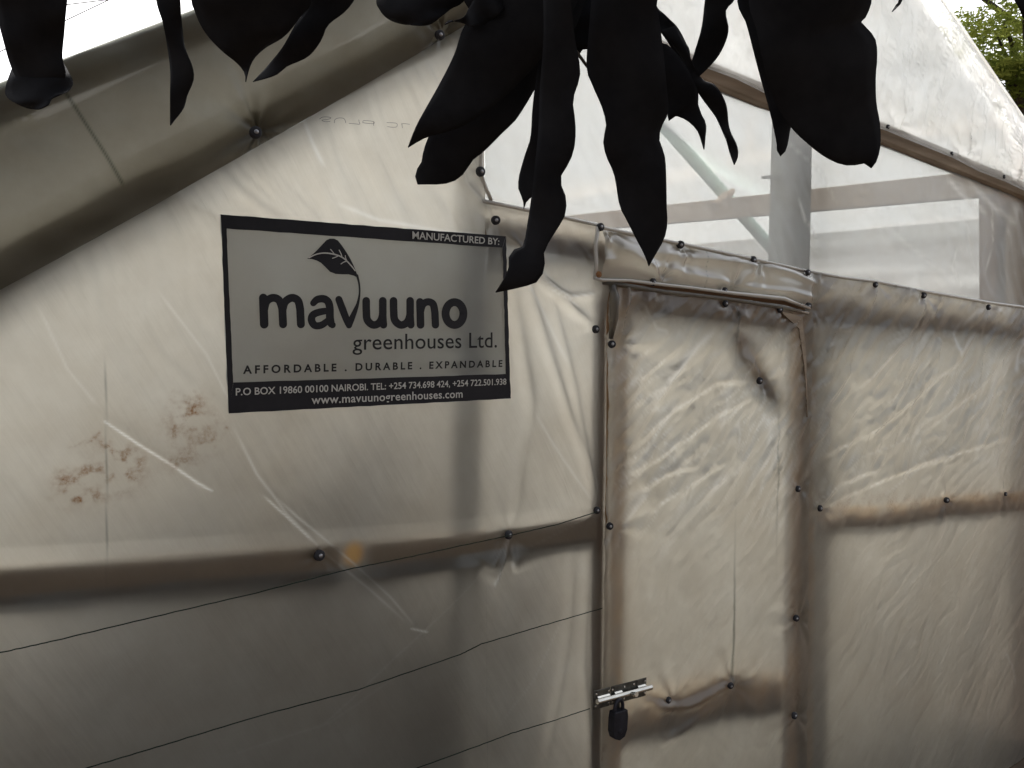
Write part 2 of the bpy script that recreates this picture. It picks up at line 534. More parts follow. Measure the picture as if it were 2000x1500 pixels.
# ---- left sheet -------------------------------------------------
RAKE = [('w', -0.42, 1.30), (0, 566), (150, 485), (300, 402), (500, 288), (595, 234), (700, 173), (800, 114), (860, 78), (945, 28)]
FOLDS = [([(978, 440), (1040, 530), (1110, 600), (1163, 643)], 0.010, 0.009), ([(1000, 470), (1070, 690), (1140, 900), (1166, 995)], 0.012, 0.007),
         ([(1012, 600), (1035, 780), (1010, 930), (996, 1040)], 0.016, 0.006), ([(1065, 540), (1120, 760), (1160, 980)], 0.011, 0.006),
         ([(975, 440), (1010, 640), (1040, 860)], 0.014, 0.005), ([(1050, 545), (1110, 580), (1165, 575)], 0.007, 0.006),
         ([(890, 600), (915, 800), (905, 1040), (930, 1300)], 0.03, 0.006), ([(1120, 1060), (1105, 1250), (1060, 1500)], 0.013, 0.005),
         ([(1150, 1050), (1135, 1300), (1150, 1500)], 0.010, 0.005), ([(885, 280), (905, 360), (960, 420)], 0.010, 0.008),
         ([(900, 260), (930, 340), (958, 395)], 0.008, 0.006)]
CREASES = [([(202, 822), (270, 868), (330, 905), (385, 943), (412, 958)], 0.0016, 0.9, False),
           ([(448, 822), (500, 925), (560, 1005), (640, 1085), (720, 1150), (800, 1222)], 0.0022, 0.5, True),
           ([(528, 962), (580, 1010), (640, 1058), (690, 1100), (760, 1165), (815, 1230)], 0.0020, 0.55, True),
           ([(510, 965), (560, 1010), (615, 1062)], 0.0016, 0.8, True),
           ([(800, 1226), (832, 1233)], 0.0016, 0.9, False),
           ([(590, 233), (605, 275), (632, 330)], 0.004, 0.55, True),
           ([(650, 395), (740, 430), (860, 452), (960, 462)], 0.004, 0.5, True),
           ([(300, 560), (400, 690), (450, 790)], 0.0018, 0.25, True), ([(70, 590), (130, 720), (195, 800)], 0.0018, 0.22, True),
           ([(992, 1052), (982, 1090), (964, 1140)], 0.004, 1.0, False), ([(985, 1062), (955, 1108)], 0.004, 0.6, False),  # these and the next lines paint glints by the nail
           ([(998, 1060), (1000, 1110)], 0.005, 0.5, True), ([(975, 1060), (960, 1085), (952, 1115)], 0.006, 0.35, True),
           ([(1050, 545), (1105, 580), (1168, 572)], 0.0025, 0.6, True), ([(1060, 560), (1130, 600)], 0.002, 0.4, True),
           ([(1005, 520), (1060, 610), (1110, 720)], 0.004, 0.3, True), ([(1040, 800), (1100, 900), (1160, 985)], 0.003, 0.3, True),
           ([(960, 1430), (1040, 1330), (1100, 1200)], 0.002, 0.22, True), ([(600, 1440), (720, 1330), (880, 1180), (960, 1090)], 0.0018, 0.22, True),
           ([(1010, 1080), (1090, 1040), (1130, 1020)], 0.0016, 0.25, True), ([(430, 1480), (640, 1410), (800, 1300)], 0.002, 0.15, True)]
TRACE = [([(203, 690), (206, 880), (208, 1150)], 0.0012, 0.45, True)]

def disp_left(u, z, s, t):
    d = 0.0035 + 0.003 * fbm(u / 0.38, z / 0.5, 5, 3) + 0.0012 * fbm(u / 0.09, z / 0.12, 8, 3)
    for poly, wd, am in FOLDS:
        q, pt = seg_dist(u, z, [wz(p) for p in poly])
        d = d + am * np.exp(-(q / wd) ** 2) * np.clip(np.sin(np.pi * pt) * 1.6, 0, 1)
    for poly, wd, st, fd in CREASES:
        if wd <= 0.0025:
            d = d + pleat(u, z, poly, 0.0022 * (st ** 1.5 + 0.04), 0.0026, 0.030)
    for poly in ([(994, 1054), (984, 1090), (964, 1142)], [(986, 1062), (956, 1112)], [(1000, 1062), (1003, 1118)]):
        d = d + pleat(u, z, poly, 0.009, 0.0035, 0.018)
    # shallow slanting drapes in the upper field
    a, b = aniso(u, z, math.radians(-58), 0.5, 0.05, 31)
    d = d + 0.0030 * fbm(a, b, 33, 3) * np.clip((z - 1.45) / 0.4, 0.15, 1)
    rd = np.minimum(seg_dist(u, z, [wz(p) for p in ((-200, 1140), (0, 1134), (300, 1112), (600, 1088), (870, 1065), (1158, 1026))])[0], 0.05) / 0.05
    rd = np.clip((rd - 0.45) / 0.55, 0, 1)
    d = 0.0008 + (d - 0.0008) * (0.10 + 0.90 * rd)
    return d + pucker(u, z, NAILS_WALL, 0.0015, 0.05)

def mud_left(u, z):
    r = np.zeros(u.shape)
    n1 = fbm(u / 0.016, z / 0.016, 41, 4)
    n2 = fbm(u / 0.05, z / 0.05, 47, 3)
    for (px, py), ru, rz, st in (((240, 905), 0.030, 0.036, 1.1), ((178, 930), 0.034, 0.026, 1.0), ((365, 822), 0.034, 0.036, 0.75), ((350, 900), 0.022, 0.018, 0.6),
                                 ((160, 968), 0.035, 0.014, 0.8), ((212, 862), 0.018, 0.014, 0.75), ((372, 790), 0.03, 0.03, 0.4), ((130, 935), 0.02, 0.03, 0.4), ((410, 860), 0.035, 0.03, 0.3)):
        a, b = wz((px, py))
        e = ((u - a) / ru) ** 2 + ((z - b) / rz) ** 2
        r += st * np.exp(-e) * np.clip(0.35 + 0.9 * n1 + 0.4 * n2, 0, 1)
    for poly, wd in (([(122, 930), (135, 958), (160, 978), (172, 984)], 0.003), ([(165, 870), (205, 832), (228, 812)], 0.0025), ([(242, 808), (268, 808), (285, 800)], 0.0025),
                     ([(338, 850), (342, 800), (352, 770)], 0.003), ([(440, 835), (410, 860), (380, 868)], 0.003), ([(130, 875), (165, 862)], 0.0025)):
        q, pt = seg_dist(u, z, [wz(p) for p in poly])
        r += 0.6 * np.exp(-(q / wd) ** 2) * np.clip(0.3 + n1 * 1.2, 0, 1)
    return np.clip(0.85 * r, 0, 0.75)

def amber_left(u, z):  # amber tint: warm glow spots and light off the rail timber painted in
    q, _ = seg_dist(u, z, [wz(p) for p in ((-200, 1140), (0, 1134), (300, 1112), (600, 1088), (870, 1065), (1158, 1026))])
    r = 0.05 * np.exp(-(q / 0.028) ** 6) * np.clip(0.8 + 0.5 * fbm(u / 0.10, z / 0.03, 93, 3), 0, 1)
    for (px, py), ru, rz, st in (((690, 1082), 0.022, 0.024, 0.9), ((975, 1072), 0.010, 0.008, 0.7), ((1012, 1022), 0.016, 0.016, 0.35)):
        a, b = wz((px, py))
        r += st * np.exp(-(((u - a) / ru) ** 2 + ((z - b) / rz) ** 2) ** 2)
    return r

wall_l = film_patch('wall_film', RAKE, bottom(RAKE), M['film'], 0.0, 0.0034, disp_left,
                    {'crease_glint': lambda u, z: line_mark(u, z, CREASES), 'mud': mud_left, 'amber': amber_left, 'line': lambda u, z: line_mark(u, z, TRACE)})
HEAD_L = [(945, 392), (1000, 404), (1060, 417), (1100, 425), (1184, 443)]
wall_m = film_patch('wall_film', HEAD_L, [('w', wz((945, 32))[0], 0.01)] + [('w', wz(p)[0], 0.01) for p in HEAD_L[1:-1]] + [('w', wz((1186, 900))[0], 0.01)], M['film'], 0.001, 0.005,
                    lambda u, z, s, t: disp_left(u, z, s, t) + 0.010 * np.exp(-((t - 0.055) / 0.04) ** 2) * (0.8 + 0.5 * fbm(u / 0.06, z / 0.05, 71, 2)) - 0.006 * np.exp(-((t - 0.02) / 0.012) ** 2),
                    {'crease_glint': lambda u, z: line_mark(u, z, CREASES)})

def ridge_field(u, z, deg, s1, s2):  # ridge mask that paints refracted brightness onto the wrinkles
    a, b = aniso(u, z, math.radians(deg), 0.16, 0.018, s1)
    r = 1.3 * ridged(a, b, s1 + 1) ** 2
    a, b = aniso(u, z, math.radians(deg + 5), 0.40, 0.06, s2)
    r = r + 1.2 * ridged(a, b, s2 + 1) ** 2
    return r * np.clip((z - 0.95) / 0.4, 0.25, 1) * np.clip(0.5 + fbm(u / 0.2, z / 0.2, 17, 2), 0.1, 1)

# ---- right sheet ------------------------------------------------
HEAD_R = [(1571, 529), (1640, 541), (1711, 550), (1805, 569), (1932, 591), (2000, 600), (2090, 612)]
FOLD_R = [([(1709, 562), (1690, 615), (1655, 645), (1600, 650)], 0.008, 0.006), ([(1803, 585), (1788, 635), (1735, 695), (1660, 770)], 0.010, 0.009), ([(1805, 585), (1840, 660), (1830, 720)], 0.010, 0.005),
          ([(1930, 606), (1880, 700), (1760, 800), (1680, 860)], 0.012, 0.007), ([(1995, 640), (1930, 740), (1800, 850)], 0.012, 0.006), ([(1584, 860), (1618, 790), (1660, 720)], 0.007, 0.006),
          ([(1592, 900), (1690, 850), (1800, 760)], 0.010, 0.005), ([(1603, 990), (1640, 945), (1720, 915)], 0.007, 0.006), ([(1620, 985), (1740, 930), (1870, 890)], 0.008, 0.005), ([(1700, 950), (1800, 905), (1990, 850)], 0.009, 0.005)]
FOLD_D = [([(1416, 600), (1380, 655), (1330, 705), (1270, 790)], 0.009, 0.009), ([(1418, 600), (1440, 700), (1482, 742)], 0.008, 0.005), ([(1235, 575), (1262, 625), (1310, 650)], 0.008, 0.006),
          ([(1226, 880), (1310, 800), (1390, 750), (1480, 744)], 0.009, 0.007), ([(1222, 930), (1300, 880), (1390, 815), (1480, 770)], 0.008, 0.006), ([(1240, 960), (1290, 925), (1360, 910)], 0.006, 0.006),
          ([(1210, 790), (1270, 720), (1330, 670)], 0.008, 0.006), ([(1530, 620), (1480, 680), (1430, 760)], 0.009, 0.005), ([(1235, 1010), (1330, 950), (1420, 900)], 0.009, 0.004)]
def folds(u, z, L):
    d = np.zeros(u.shape)
    for poly, wd, am in L:
        d = d + pleat(u, z, poly, am, wd * 0.75, wd * 5)
    return d
def fold_highlight(u, z, L, k):  # highlight along each fold, painted as whiteness
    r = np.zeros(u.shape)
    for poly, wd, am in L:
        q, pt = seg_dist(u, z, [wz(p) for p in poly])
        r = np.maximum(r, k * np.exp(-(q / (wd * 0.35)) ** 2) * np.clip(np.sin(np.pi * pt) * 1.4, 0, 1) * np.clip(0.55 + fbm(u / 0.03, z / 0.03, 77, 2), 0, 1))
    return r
def disp_right(u, z, s, t):
    a, b = aniso(u, z, math.radians(38), 0.16, 0.018, 51)
    d = 0.0042 * ridged(a, b, 52) + 0.0005 * fbm(u / 0.02, z / 0.02, 58, 2)
    a, b = aniso(u, z, math.radians(44), 0.40, 0.06, 61)
    d = d + 0.007 * ridged(a, b, 62)
    d = d * np.clip((z - 0.9) / 0.4, 0.35, 1) + 0.006 * fbm(u / 0.3, z / 0.4, 66, 2)
    return d + folds(u, z, FOLD_R) + pucker(u, z, NAILS_WALL, 0.0035, 0.08) + 0.005 * np.exp(-((t - 0.025) / 0.025) ** 2)
CREASE_GLINT_R = [([(1803, 590), (1790, 630), (1740, 690), (1665, 765)], 0.005, 0.55, True), ([(1708, 570), (1690, 620), (1660, 640), (1600, 640)], 0.003, 0.5, True),  # broad highlights on the wrinkles painted as white marks
        ([(1885, 615), (1862, 650), (1875, 690), (1895, 660), (1915, 650)], 0.008, 0.8, True), ([(1932, 600), (1900, 612), (1875, 640)], 0.008, 0.7, True),
        ([(2002, 650), (1990, 680), (1985, 720)], 0.014, 1.0, False), ([(1580, 850), (1625, 780), (1660, 720)], 0.003, 0.4, True),
        ([(1585, 992), (1606, 970), (1640, 945)], 0.003, 0.6, True), ([(1715, 975), (1800, 910), (1880, 860)], 0.003, 0.3, True), ([(1960, 1270), (1975, 1300), (1985, 1340)], 0.006, 0.35, True),
        ([(1700, 800), (1800, 745), (1880, 720)], 0.003, 0.25, True), ([(1660, 900), (1740, 870), (1830, 830)], 0.003, 0.25, True)]
def mud_right(u, z):
    n1 = fbm(u / 0.03, z / 0.03, 91, 3)
    d, _ = seg_dist(u, z, [wz(p) for p in ((1600, 985), (1720, 985), (1850, 975), (2000, 960))])
    return 0.35 * np.exp(-(d / 0.03) ** 2) * np.clip(0.3 + n1, 0, 1)
def timber_glow_r(u, z):  # paints warm light off the timber into the film over it
    q, _ = seg_dist(u, z, [wz(p) for p in ((1600, 1004), (1720, 1000), (1850, 980), (2000, 970))])
    p, _ = seg_dist(u, z, [wz(p) for p in ((1580, 640), (1578, 1500))])
    return (0.30 * np.exp(-(q / 0.022) ** 4) + 0.2 * np.exp(-(p / 0.02) ** 4)) * np.clip(0.7 + 0.5 * fbm(u / 0.08, z / 0.05, 98, 3), 0, 1)
wall_r = film_patch('wall_film', HEAD_R, bottom(HEAD_R), M['film_worn'], 0.001, 0.007, disp_right, {'crease_glint': lambda u, z: np.maximum(line_mark(u, z, CREASE_GLINT_R), np.maximum(0.38 * ridge_field(u, z, 38, 51, 61), fold_highlight(u, z, FOLD_R, 0.5))), 'mud': mud_right, 'amber': lambda u, z: timber_glow_r(u, z)})

# ---- door -------------------------------------------------------
door_root = bpy.data.objects.new('door', None)
C.objects.link(door_root)
door_root.location = W(1185, 1000)
door_root.parent = gh
bpy.context.view_layer.update()
door_root.matrix_parent_inverse = gh.matrix_world.inverted()
bpy.context.view_layer.update()
DT = [(1179, 551), (1225, 558), (1300, 570), (1417, 583), (1530, 600), (1577, 611)]
dbx = [1163, 1215, 1290, 1410, 1525, 1573]
def disp_door(u, z, s, t):
    a, b = aniso(u, z, math.radians(40), 0.15, 0.017, 81)
    env = np.clip((z - 0.95) / 0.35, 0.3, 1)
    d = 0.0042 * ridged(a, b, 82) * env + 0.0005 * fbm(u / 0.02, z / 0.02, 88, 2)
    a, b = aniso(u, z, math.radians(46), 0.38, 0.05, 83)
    d = d + 0.006 * ridged(a, b, 84) * env + 0.005 * fbm(u / 0.25, z / 0.35, 86, 2)
    d = d + 0.004 * np.exp(-((s - 0.055) / 0.05) ** 2) + 0.005 * np.exp(-((t - 0.02) / 0.02) ** 2)
    for poly, wd, am in (([(1215, 565), (1205, 620), (1197, 668)], 0.008, 0.012), ([(1430, 1330), (1330, 1375), (1270, 1380)], 0.012, 0.010), ([(1425, 1345), (1340, 1410), (1290, 1440)], 0.012, 0.007),
                         ([(1300, 1372), (1250, 1365)], 0.010, 0.006)):
        q, pt = seg_dist(u, z, [wz(p) for p in poly])
        d = d + am * np.exp(-(q / wd) ** 2)
    return d + folds(u, z, FOLD_D) + pucker(u, z, NAILS_DOOR, 0.004, 0.08)
CREASE_GLINT_D = [([(1390, 640), (1330, 700), (1285, 760)], 0.008, 0.5, True), ([(1300, 730), (1270, 785)], 0.005, 0.4, True), ([(1240, 590), (1275, 640), (1300, 650)], 0.004, 0.35, True),  # highlights on the door film painted as white lines
        ([(1255, 940), (1290, 922)], 0.003, 0.6, True), ([(1225, 860), (1320, 790), (1400, 745)], 0.003, 0.3, True), ([(1290, 880), (1380, 810), (1500, 740)], 0.003, 0.3, True),
        ([(1200, 562), (1195, 610), (1190, 660)], 0.003, 0.5, True), ([(1235, 960), (1360, 890), (1430, 850)], 0.003, 0.25, True), ([(1545, 800), (1560, 780), (1580, 760)], 0.003, 0.3, True)]
LN_D = [([(1430, 600), (1430, 800), (1428, 1000), (1426, 1330)], 0.0013, 0.7, False), ([(1513, 615), (1512, 900), (1510, 1300)], 0.0013, 0.45, False)]
def mud_door(u, z):
    n1 = fbm(u / 0.02, z / 0.03, 95, 3)
    r = np.zeros(u.shape)
    for (px, py), ru, rz, st in (((1540, 1200), 0.03, 0.06, 0.6), ((1165, 1470), 0.02, 0.02, 0.9), ((1548, 1360), 0.03, 0.05, 0.5), ((1235, 572), 0.02, 0.02, 0.5)):
        a, b = wz((px, py))
        r += st * np.exp(-(((u - a) / ru) ** 2 + ((z - b) / rz) ** 2)) * np.clip(0.3 + n1, 0, 1)
    return r
def timber_glow(u, z, bands):  # warm bands painted in for timber brightness showing through the film
    r = np.zeros(u.shape)
    n1 = fbm(u / 0.05, z / 0.10, 97, 3)
    for poly, wd, st in bands:
        q, _ = seg_dist(u, z, [wz(p) for p in poly])
        r = np.maximum(r, st * np.exp(-(q / wd) ** 4) * np.clip(0.7 + 0.5 * n1, 0, 1))
    return r
TIMBER_GLOW_D = [([(1203, 570), (1196, 1000), (1189, 1500)], 0.020, 0.34), ([(1548, 620), (1546, 1000), (1541, 1500)], 0.030, 0.30), ([(1215, 1385), (1400, 1352), (1519, 1350)], 0.055, 0.26), ([(1225, 580), (1520, 620)], 0.018, 0.2), ([(1440, 670), (1490, 760)], 0.022, 0.2)]
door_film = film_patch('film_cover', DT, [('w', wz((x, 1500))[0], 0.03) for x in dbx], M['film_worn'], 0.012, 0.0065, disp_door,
                       {'crease_glint': lambda u, z: np.maximum(line_mark(u, z, CREASE_GLINT_D), np.maximum(0.38 * ridge_field(u, z, 40, 81, 83), fold_highlight(u, z, FOLD_D, 0.5))), 'line': lambda u, z: line_mark(u, z, LN_D), 'mud': mud_door, 'amber': lambda u, z: timber_glow(u, z, TIMBER_GLOW_D)}, door_root)

# ---- gable sheet above the tie beam, and its clear vent ----------
COL = [(1000, -22), (1100, 8), (1200, 48), (1300, 92), (1370, 126), (1440, 152), (1500, 182), (1600, 214), (1690, 238), (1735, 254), (1800, 281), (1862, 306), (1912, 332), (1962, 352), (2005, 372), (2060, 398)]
GO = 0.034
rk0, rk1 = wo((1840, 0), GO), wo((2000, 236), GO)
RS = (rk1[1] - rk0[1]) / (rk1[0] - rk0[0])
def right_rake(u):
    return rk0[1] + RS * (u - rk0[0])
lk0, lk1 = wz((300, 396)), wz((860, 80))
LS = (lk1[1] - lk0[1]) / (lk1[0] - lk0[0])
def left_rake(u):
    return lk0[1] + LS * (u - lk0[0])
APEX_U = (rk0[1] - RS * rk0[0] - lk0[1] + LS * lk0[0]) / (LS - RS)
APEX_Z = left_rake(APEX_U)
col_w = [wo(p, GO) for p in COL]
col_u = np.array([c[0] for c in col_w])
col_z = np.array([c[1] for c in col_w])
gus = sorted(list(col_u) + [APEX_U])
g_top = [('w', u, min(left_rake(u), right_rake(u)) + 0.004) for u in gus]
g_bot = [('w', u, float(np.interp(u, col_u, col_z))) for u in gus]
# the sheet reaches down the right rake only as far as it stays above the tie beam
def disp_gable(u, z, s, t):
    a, b = aniso(u, z, math.radians(68), 0.22, 0.03, 101)
    d = 0.007 * ridged(a, b, 102) + 0.006 * fbm(u / 0.11, z / 0.11, 104, 3)
    for i, p in enumerate(((1735, 248), (1862, 300), (1962, 346), (1480, 170))):
        x, y = wz(p)
        for k, ang in enumerate((100, 112, 84)):
            q, pt = seg_dist(u, z, [(x, y), (x + 0.42 * math.cos(math.radians(ang)), y + 0.42 * math.sin(math.radians(ang)))])
            d = d + 0.012 * np.exp(-(q / (0.010 + 0.05 * pt)) ** 2) * np.exp(-2.5 * pt) * (1 if k == 0 else 0.6)
    return d * np.clip((1 - np.abs(2 * t - 1)) * 5, 0.25, 1) + pucker(u, z, NAILS_WALL[20:23], 0.006, 0.06)
gable = film_patch('gable_film', g_top, g_bot, M['film_top'], 0.034, 0.009, disp_gable)

VT = [(945, 20), (1028, 20), (1100, 45), (1200, 85), (1300, 125), (1370, 150), (1500, 205), (1730, 285), (1990, 385), (2085, 430)]
VB = [(945, 400), (1000, 410), (1070, 424), (1120, 434), (1200, 452), (1270, 468), (1400, 494), (1640, 545), (1932, 595), (2090, 616)]
def disp_vent(u, z, s, t):
    a, b = aniso(u, z, math.radians(-55), 0.3, 0.04, 111)
    return 0.004 * ridged(a, b, 112) + 0.006 * fbm(u / 0.2, z / 0.2, 114, 2)
CR_V = [([(1560, 385), (1575, 430), (1600, 470)], 0.004, 0.5, True), ([(1880, 560), (1860, 520), (1875, 480)], 0.006, 0.3, True), ([(1850, 345), (1880, 380), (1930, 420)], 0.008, 0.5, True),
        ([(1880, 340), (1935, 400), (1990, 440)], 0.010, 0.4, True), ([(1860, 400), (1890, 440), (1900, 520)], 0.008, 0.25, True), ([(1930, 540), (1945, 470), (1935, 400)], 0.004, 0.4, True),
        ([(1740, 450), (1800, 500), (1880, 560)], 0.008, 0.2, True), ([(1520, 260), (1600, 330), (1640, 400)], 0.004, 0.2, True)]
vent = film_patch('vent_film', VT, VB, M['film_clear'], -0.004, 0.012, disp_vent, {'crease_glint': lambda u, z: line_mark(u, z, CR_V)})

# ---- doubled flap over the door ----------------------------------
FT = [(1168, 443), (1174, 444), (1250, 460), (1330, 476), (1400, 491), (1472, 506), (1540, 521), (1582, 531)]
FB = [(1162, 544), (1176, 547), (1230, 548), (1277, 554), (1350, 562), (1417, 571), (1530, 583), (1581, 602)]
def disp_flap(u, z, s, t):
    d = 0.008 * np.sin(np.pi * np.clip(t, 0, 1)) ** 0.8
    d = d + 0.008 * np.exp(-((t - 0.24 - 0.08 * np.sin(s * 7)) / 0.12) ** 2) + 0.005 * np.exp(-((t - 0.72 + 0.1 * np.sin(s * 5 + 1)) / 0.09) ** 2)
    d = d + 0.0025 * fbm(u / 0.12, z / 0.05, 121, 2) * np.sin(np.pi * t)
    q, pt = seg_dist(u, z, [wz(p) for p in ((1195, 490), (1235, 505), (1278, 550))])
    return d + 0.012 * np.exp(-(q / 0.014) ** 2) + pucker(u, z, NAILS_WALL[3:7] + NAILS_WALL[10:13], 0.006, 0.05)
flap = film_patch('door_flap', FT, FB, M['film_double'], 0.018, 0.005, disp_flap,
                  {'line': lambda u, z: line_mark(u, z, [([(1366, 470), (1365, 570)], 0.0013, 0.5, False)])})
fh = MB()
hem = lambda pts, off: [W(p[0], p[1], off) for p in pts]
fh.tube(hem(FT, 0.022), 0.0042, 8)
fh.tube(hem([(1168, 443), (1163, 480), (1165, 515), (1162, 545)], 0.022), 0.0045, 8)
fh.tube(hem([(p[0], p[1]) for p in FB], 0.026), [0.0038, 0.0038, 0.004, 0.0042, 0.004, 0.0045, 0.0062, 0.0045], 8)
fh.build('flap_hem', M['film_hem'], gh, True)
lh = MB()
lh.tube(hem([(940, 392), (1000, 404), (1060, 416), (1100, 424), (1170, 440)], 0.006), 0.0042, 8)
lh.tube(hem(HEAD_R, 0.008), [0.004, 0.0042, 0.0042, 0.005, 0.005, 0.005, 0.005], 8)
lh.tube(hem([(944, 20), (943, 150), (940, 290), (938, 335), (948, 365), (960, 392)], 0.006), 0.004, 8)
lh.build('film_hem', M['film_hem'], gh, True)
dh = MB()
dh.tube(hem(DT, 0.020), [0.006, 0.0055, 0.005, 0.005, 0.006, 0.005], 8)
dh.tube(hem([(1196, 556), (1200, 580), (1199, 620), (1193, 662)], 0.022), [0.007, 0.011, 0.010, 0.005], 10)
dh.build('film_fold', M['film_worn'], door_root, True)
cb = MB()
cb.tube(hem(COL[4:], 0.040), 0.0035, 6)
cb.build('film_hem', M['film_top'], gh, True)
# film drawn to the rake edge
rkh = MB()
u0 = wz((1700, -205))[0]
rkh.tube([Vector((u, D - 0.034, right_rake(u) + 0.003)) for u in np.linspace(APEX_U, 3.62, 12)], 0.006, 6)
rkh.build('rake_hem', M['film_top'], gh, True)

# ---- left rake strip: roof film rolled over the verge ------------
LOW = RAKE[1:]
UPL = [(0, 172), (150, 107), (300, 56), (500, -21), (595, -58), (700, -101), (800, -140), (860, -164), (945, -198)]
def strip():
    nseg, nt_ = 760, 56
    lw_ = [Vector((-0.46, D - 0.012, left_rake(-0.46) + 0.03))] + [W(p[0], p[1], 0.012) for p in LOW] + [Vector((APEX_U, D - 0.012, APEX_Z))]
    uw_ = [W(-420, 335, 0.055)] + [W(p[0], p[1], 0.055) for p in UPL]
    uw_.append(Vector((APEX_U, D - 0.055, APEX_Z + uw_[-1].z - lw_[-2].z)))
    uw_[0] = Vector((-0.46, D - 0.055, lw_[0].z + uw_[1].z - lw_[1].z))
    n = len(lw_) - 1
    v = np.zeros((nseg + 1, nt_ + 1, 3))
    for i in range(nseg + 1):
        x = i / nseg * n
        k = min(int(x), n - 1)
        f = x - k
        a = lw_[k].lerp(lw_[k + 1], f)
        b = uw_[k].lerp(uw_[k + 1], f)
        for j in range(nt_ + 1):
            t = j / nt_
            p = a.lerp(b, t)
            belly = 0.016 * math.sin(math.pi * t) + 0.006 * math.exp(-((t - 0.93) / 0.08) ** 2)
            v[i, j] = (p.x, p.y - belly, p.z)
    uu, zz = v[..., 0], v[..., 2]
    v[..., 1] -= 0.006 * fbm(uu / 0.16, zz / 0.10, 131, 3) + pucker(uu, zz, [(500, 258), (860, 68)], 0.008, 0.08)
    # fold the upper edge back over the roof
    back = v[:, -1:, :].copy()
    b1 = back + np.array([0, 0.03, 0.004])
    b2 = back + np.array([0.0, 0.22, 0.004])
    v = np.concatenate([v, b1, b2], 1)
    r, c = v.shape[:2]
    idx = np.arange(r * c).reshape(r, c)
    f = np.stack([idx[:-1, :-1], idx[1:, :-1], idx[1:, 1:], idx[:-1, 1:]], -1).reshape(-1, 4)
    uu, zz = v[..., 0], v[..., 2]
    ln = line_mark(uu, zz, [([(112, 190), (170, 275), (232, 362)], 0.0022, 0.75, False)])
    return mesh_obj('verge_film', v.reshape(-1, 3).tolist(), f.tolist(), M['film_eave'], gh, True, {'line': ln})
strip()

# ---- roof and the other walls -------------------------------------
YB = D + 7.0
def grid_plane(name, p00, p10, p11, p01, mat, nu=24, nv=40, amp=0.012, seed=0):
    p00, p10, p11, p01 = (np.array(p, float) for p in (p00, p10, p11, p01))
    s = np.linspace(0, 1, nu)[:, None, None]
    t = np.linspace(0, 1, nv)[None, :, None]
    v = p00 * (1 - s) * (1 - t) + p10 * s * (1 - t) + p11 * s * t + p01 * (1 - s) * t
    nrm = np.cross(p10 - p00, p01 - p00)
    nrm /= np.linalg.norm(nrm)
    d = amp * fbm(np.repeat(s[..., 0], nv, 1) * nu / 4, np.repeat(t[..., 0], nu, 0) * nv / 5, seed, 2)
    v = v + nrm * d[..., None]
    idx = np.arange(nu * nv).reshape(nu, nv)
    f = np.stack([idx[:-1, :-1], idx[1:, :-1], idx[1:, 1:], idx[:-1, 1:]], -1).reshape(-1, 4)
    return mesh_obj(name, v.reshape(-1, 3).tolist(), f.tolist(), mat, gh, True)
UL, UR = -0.42, 3.60
ZL, ZR = left_rake(UL), right_rake(UR)
lift = 0.20
grid_plane('roof_film', (APEX_U, D + 0.02, APEX_Z), (UR, D + 0.02, ZR), (UR, YB, ZR), (APEX_U, YB, APEX_Z), M['film_roof'], seed=3)
grid_plane('roof_film', (APEX_U, D + 0.01, APEX_Z + 0.17), (UL, D + 0.01, ZL + 0.22), (UL, YB, ZL + 0.22), (APEX_U, YB, APEX_Z + 0.17), M['film_roof'], seed=5)
grid_plane('side_blackout', (3.545, D + 0.02, 0.01), (3.545, YB, 0.01), (3.545, YB, 1.5), (3.545, D + 0.02, 1.5), M['blackout'], seed=15)  # unseen dark skirt added to keep side light off the low wall
grid_plane('side_film', (3.54, D + 0.02, 1.5), (3.54, YB, 1.5), (3.54, YB, ZR + 0.03), (3.54, D + 0.02, ZR + 0.03), M['film_side'], seed=7)
grid_plane('side_film', (UL + 0.02, D + 0.02, 0.01), (UL + 0.02, YB, 0.01), (UL + 0.02, YB, ZL + 0.21), (UL + 0.02, D + 0.02, ZL + 0.21), M['blackout'], seed=9)  # unseen left wall made dark and opaque to cut light inside
mesh_obj('back_blackout', [(UL, YB, 0.01), (UR, YB, 0.01), (UR, YB, ZR), (APEX_U, YB, APEX_Z), (UL, YB, ZL + 0.2)], [(0, 1, 2, 3, 4)], M['blackout'], gh)  # unseen back wall made dark to cut light from behind

# ---- timber --------------------------------------------------------
def board(name, quad, off, th, mat, parent=gh, bevel=0.003):
    """a plank whose front face fills the photo quad, OFF metres out from the wall, TH metres thick"""
    fr = [W(p[0], p[1], off) if p[0] != 'w' else Vector((p[1], D - off, p[2])) for p in quad]
    bk = [p + Vector((0, th, 0)) for p in fr]
    mb = MB()
    mb.prism(fr, bk)
    return mb.build(name, mat, parent, False, bevel)

board('wall_rail', [('w', UL, wz((0, 1100))[1] - 0.03), (0, 1101), (300, 1082), (600, 1060), (668, 1055), (672, 1112), (600, 1117), (300, 1141), (0, 1168), ('w', UL, wz((0, 1168))[1] - 0.03)], -0.0035, 0.010, M['wood_dull'])
board('wall_rail', [(708, 1052), (870, 1040), (1010, 1022), (1158, 1000), (1160, 1052), (1010, 1072), (870, 1090), (712, 1110)], -0.0035, 0.010, M['wood_dull'])
board('wall_rail', [(1590, 992), (1720, 982), (1850, 962), (2000, 952), (2085, 948), (2085, 985), (2000, 990), (1850, 1000), (1720, 1020), (1592, 1022)], -0.016, 0.006, M['wood_tan'])
board('header_beam', [(940, 398), (1172, 446), (1580, 536), (1932, 600), (2085, 622), (2085, 668), (1932, 650), (1582, 628), (1172, 570), (1160, 512), (940, 465)], -0.030, 0.012, M['wood'])
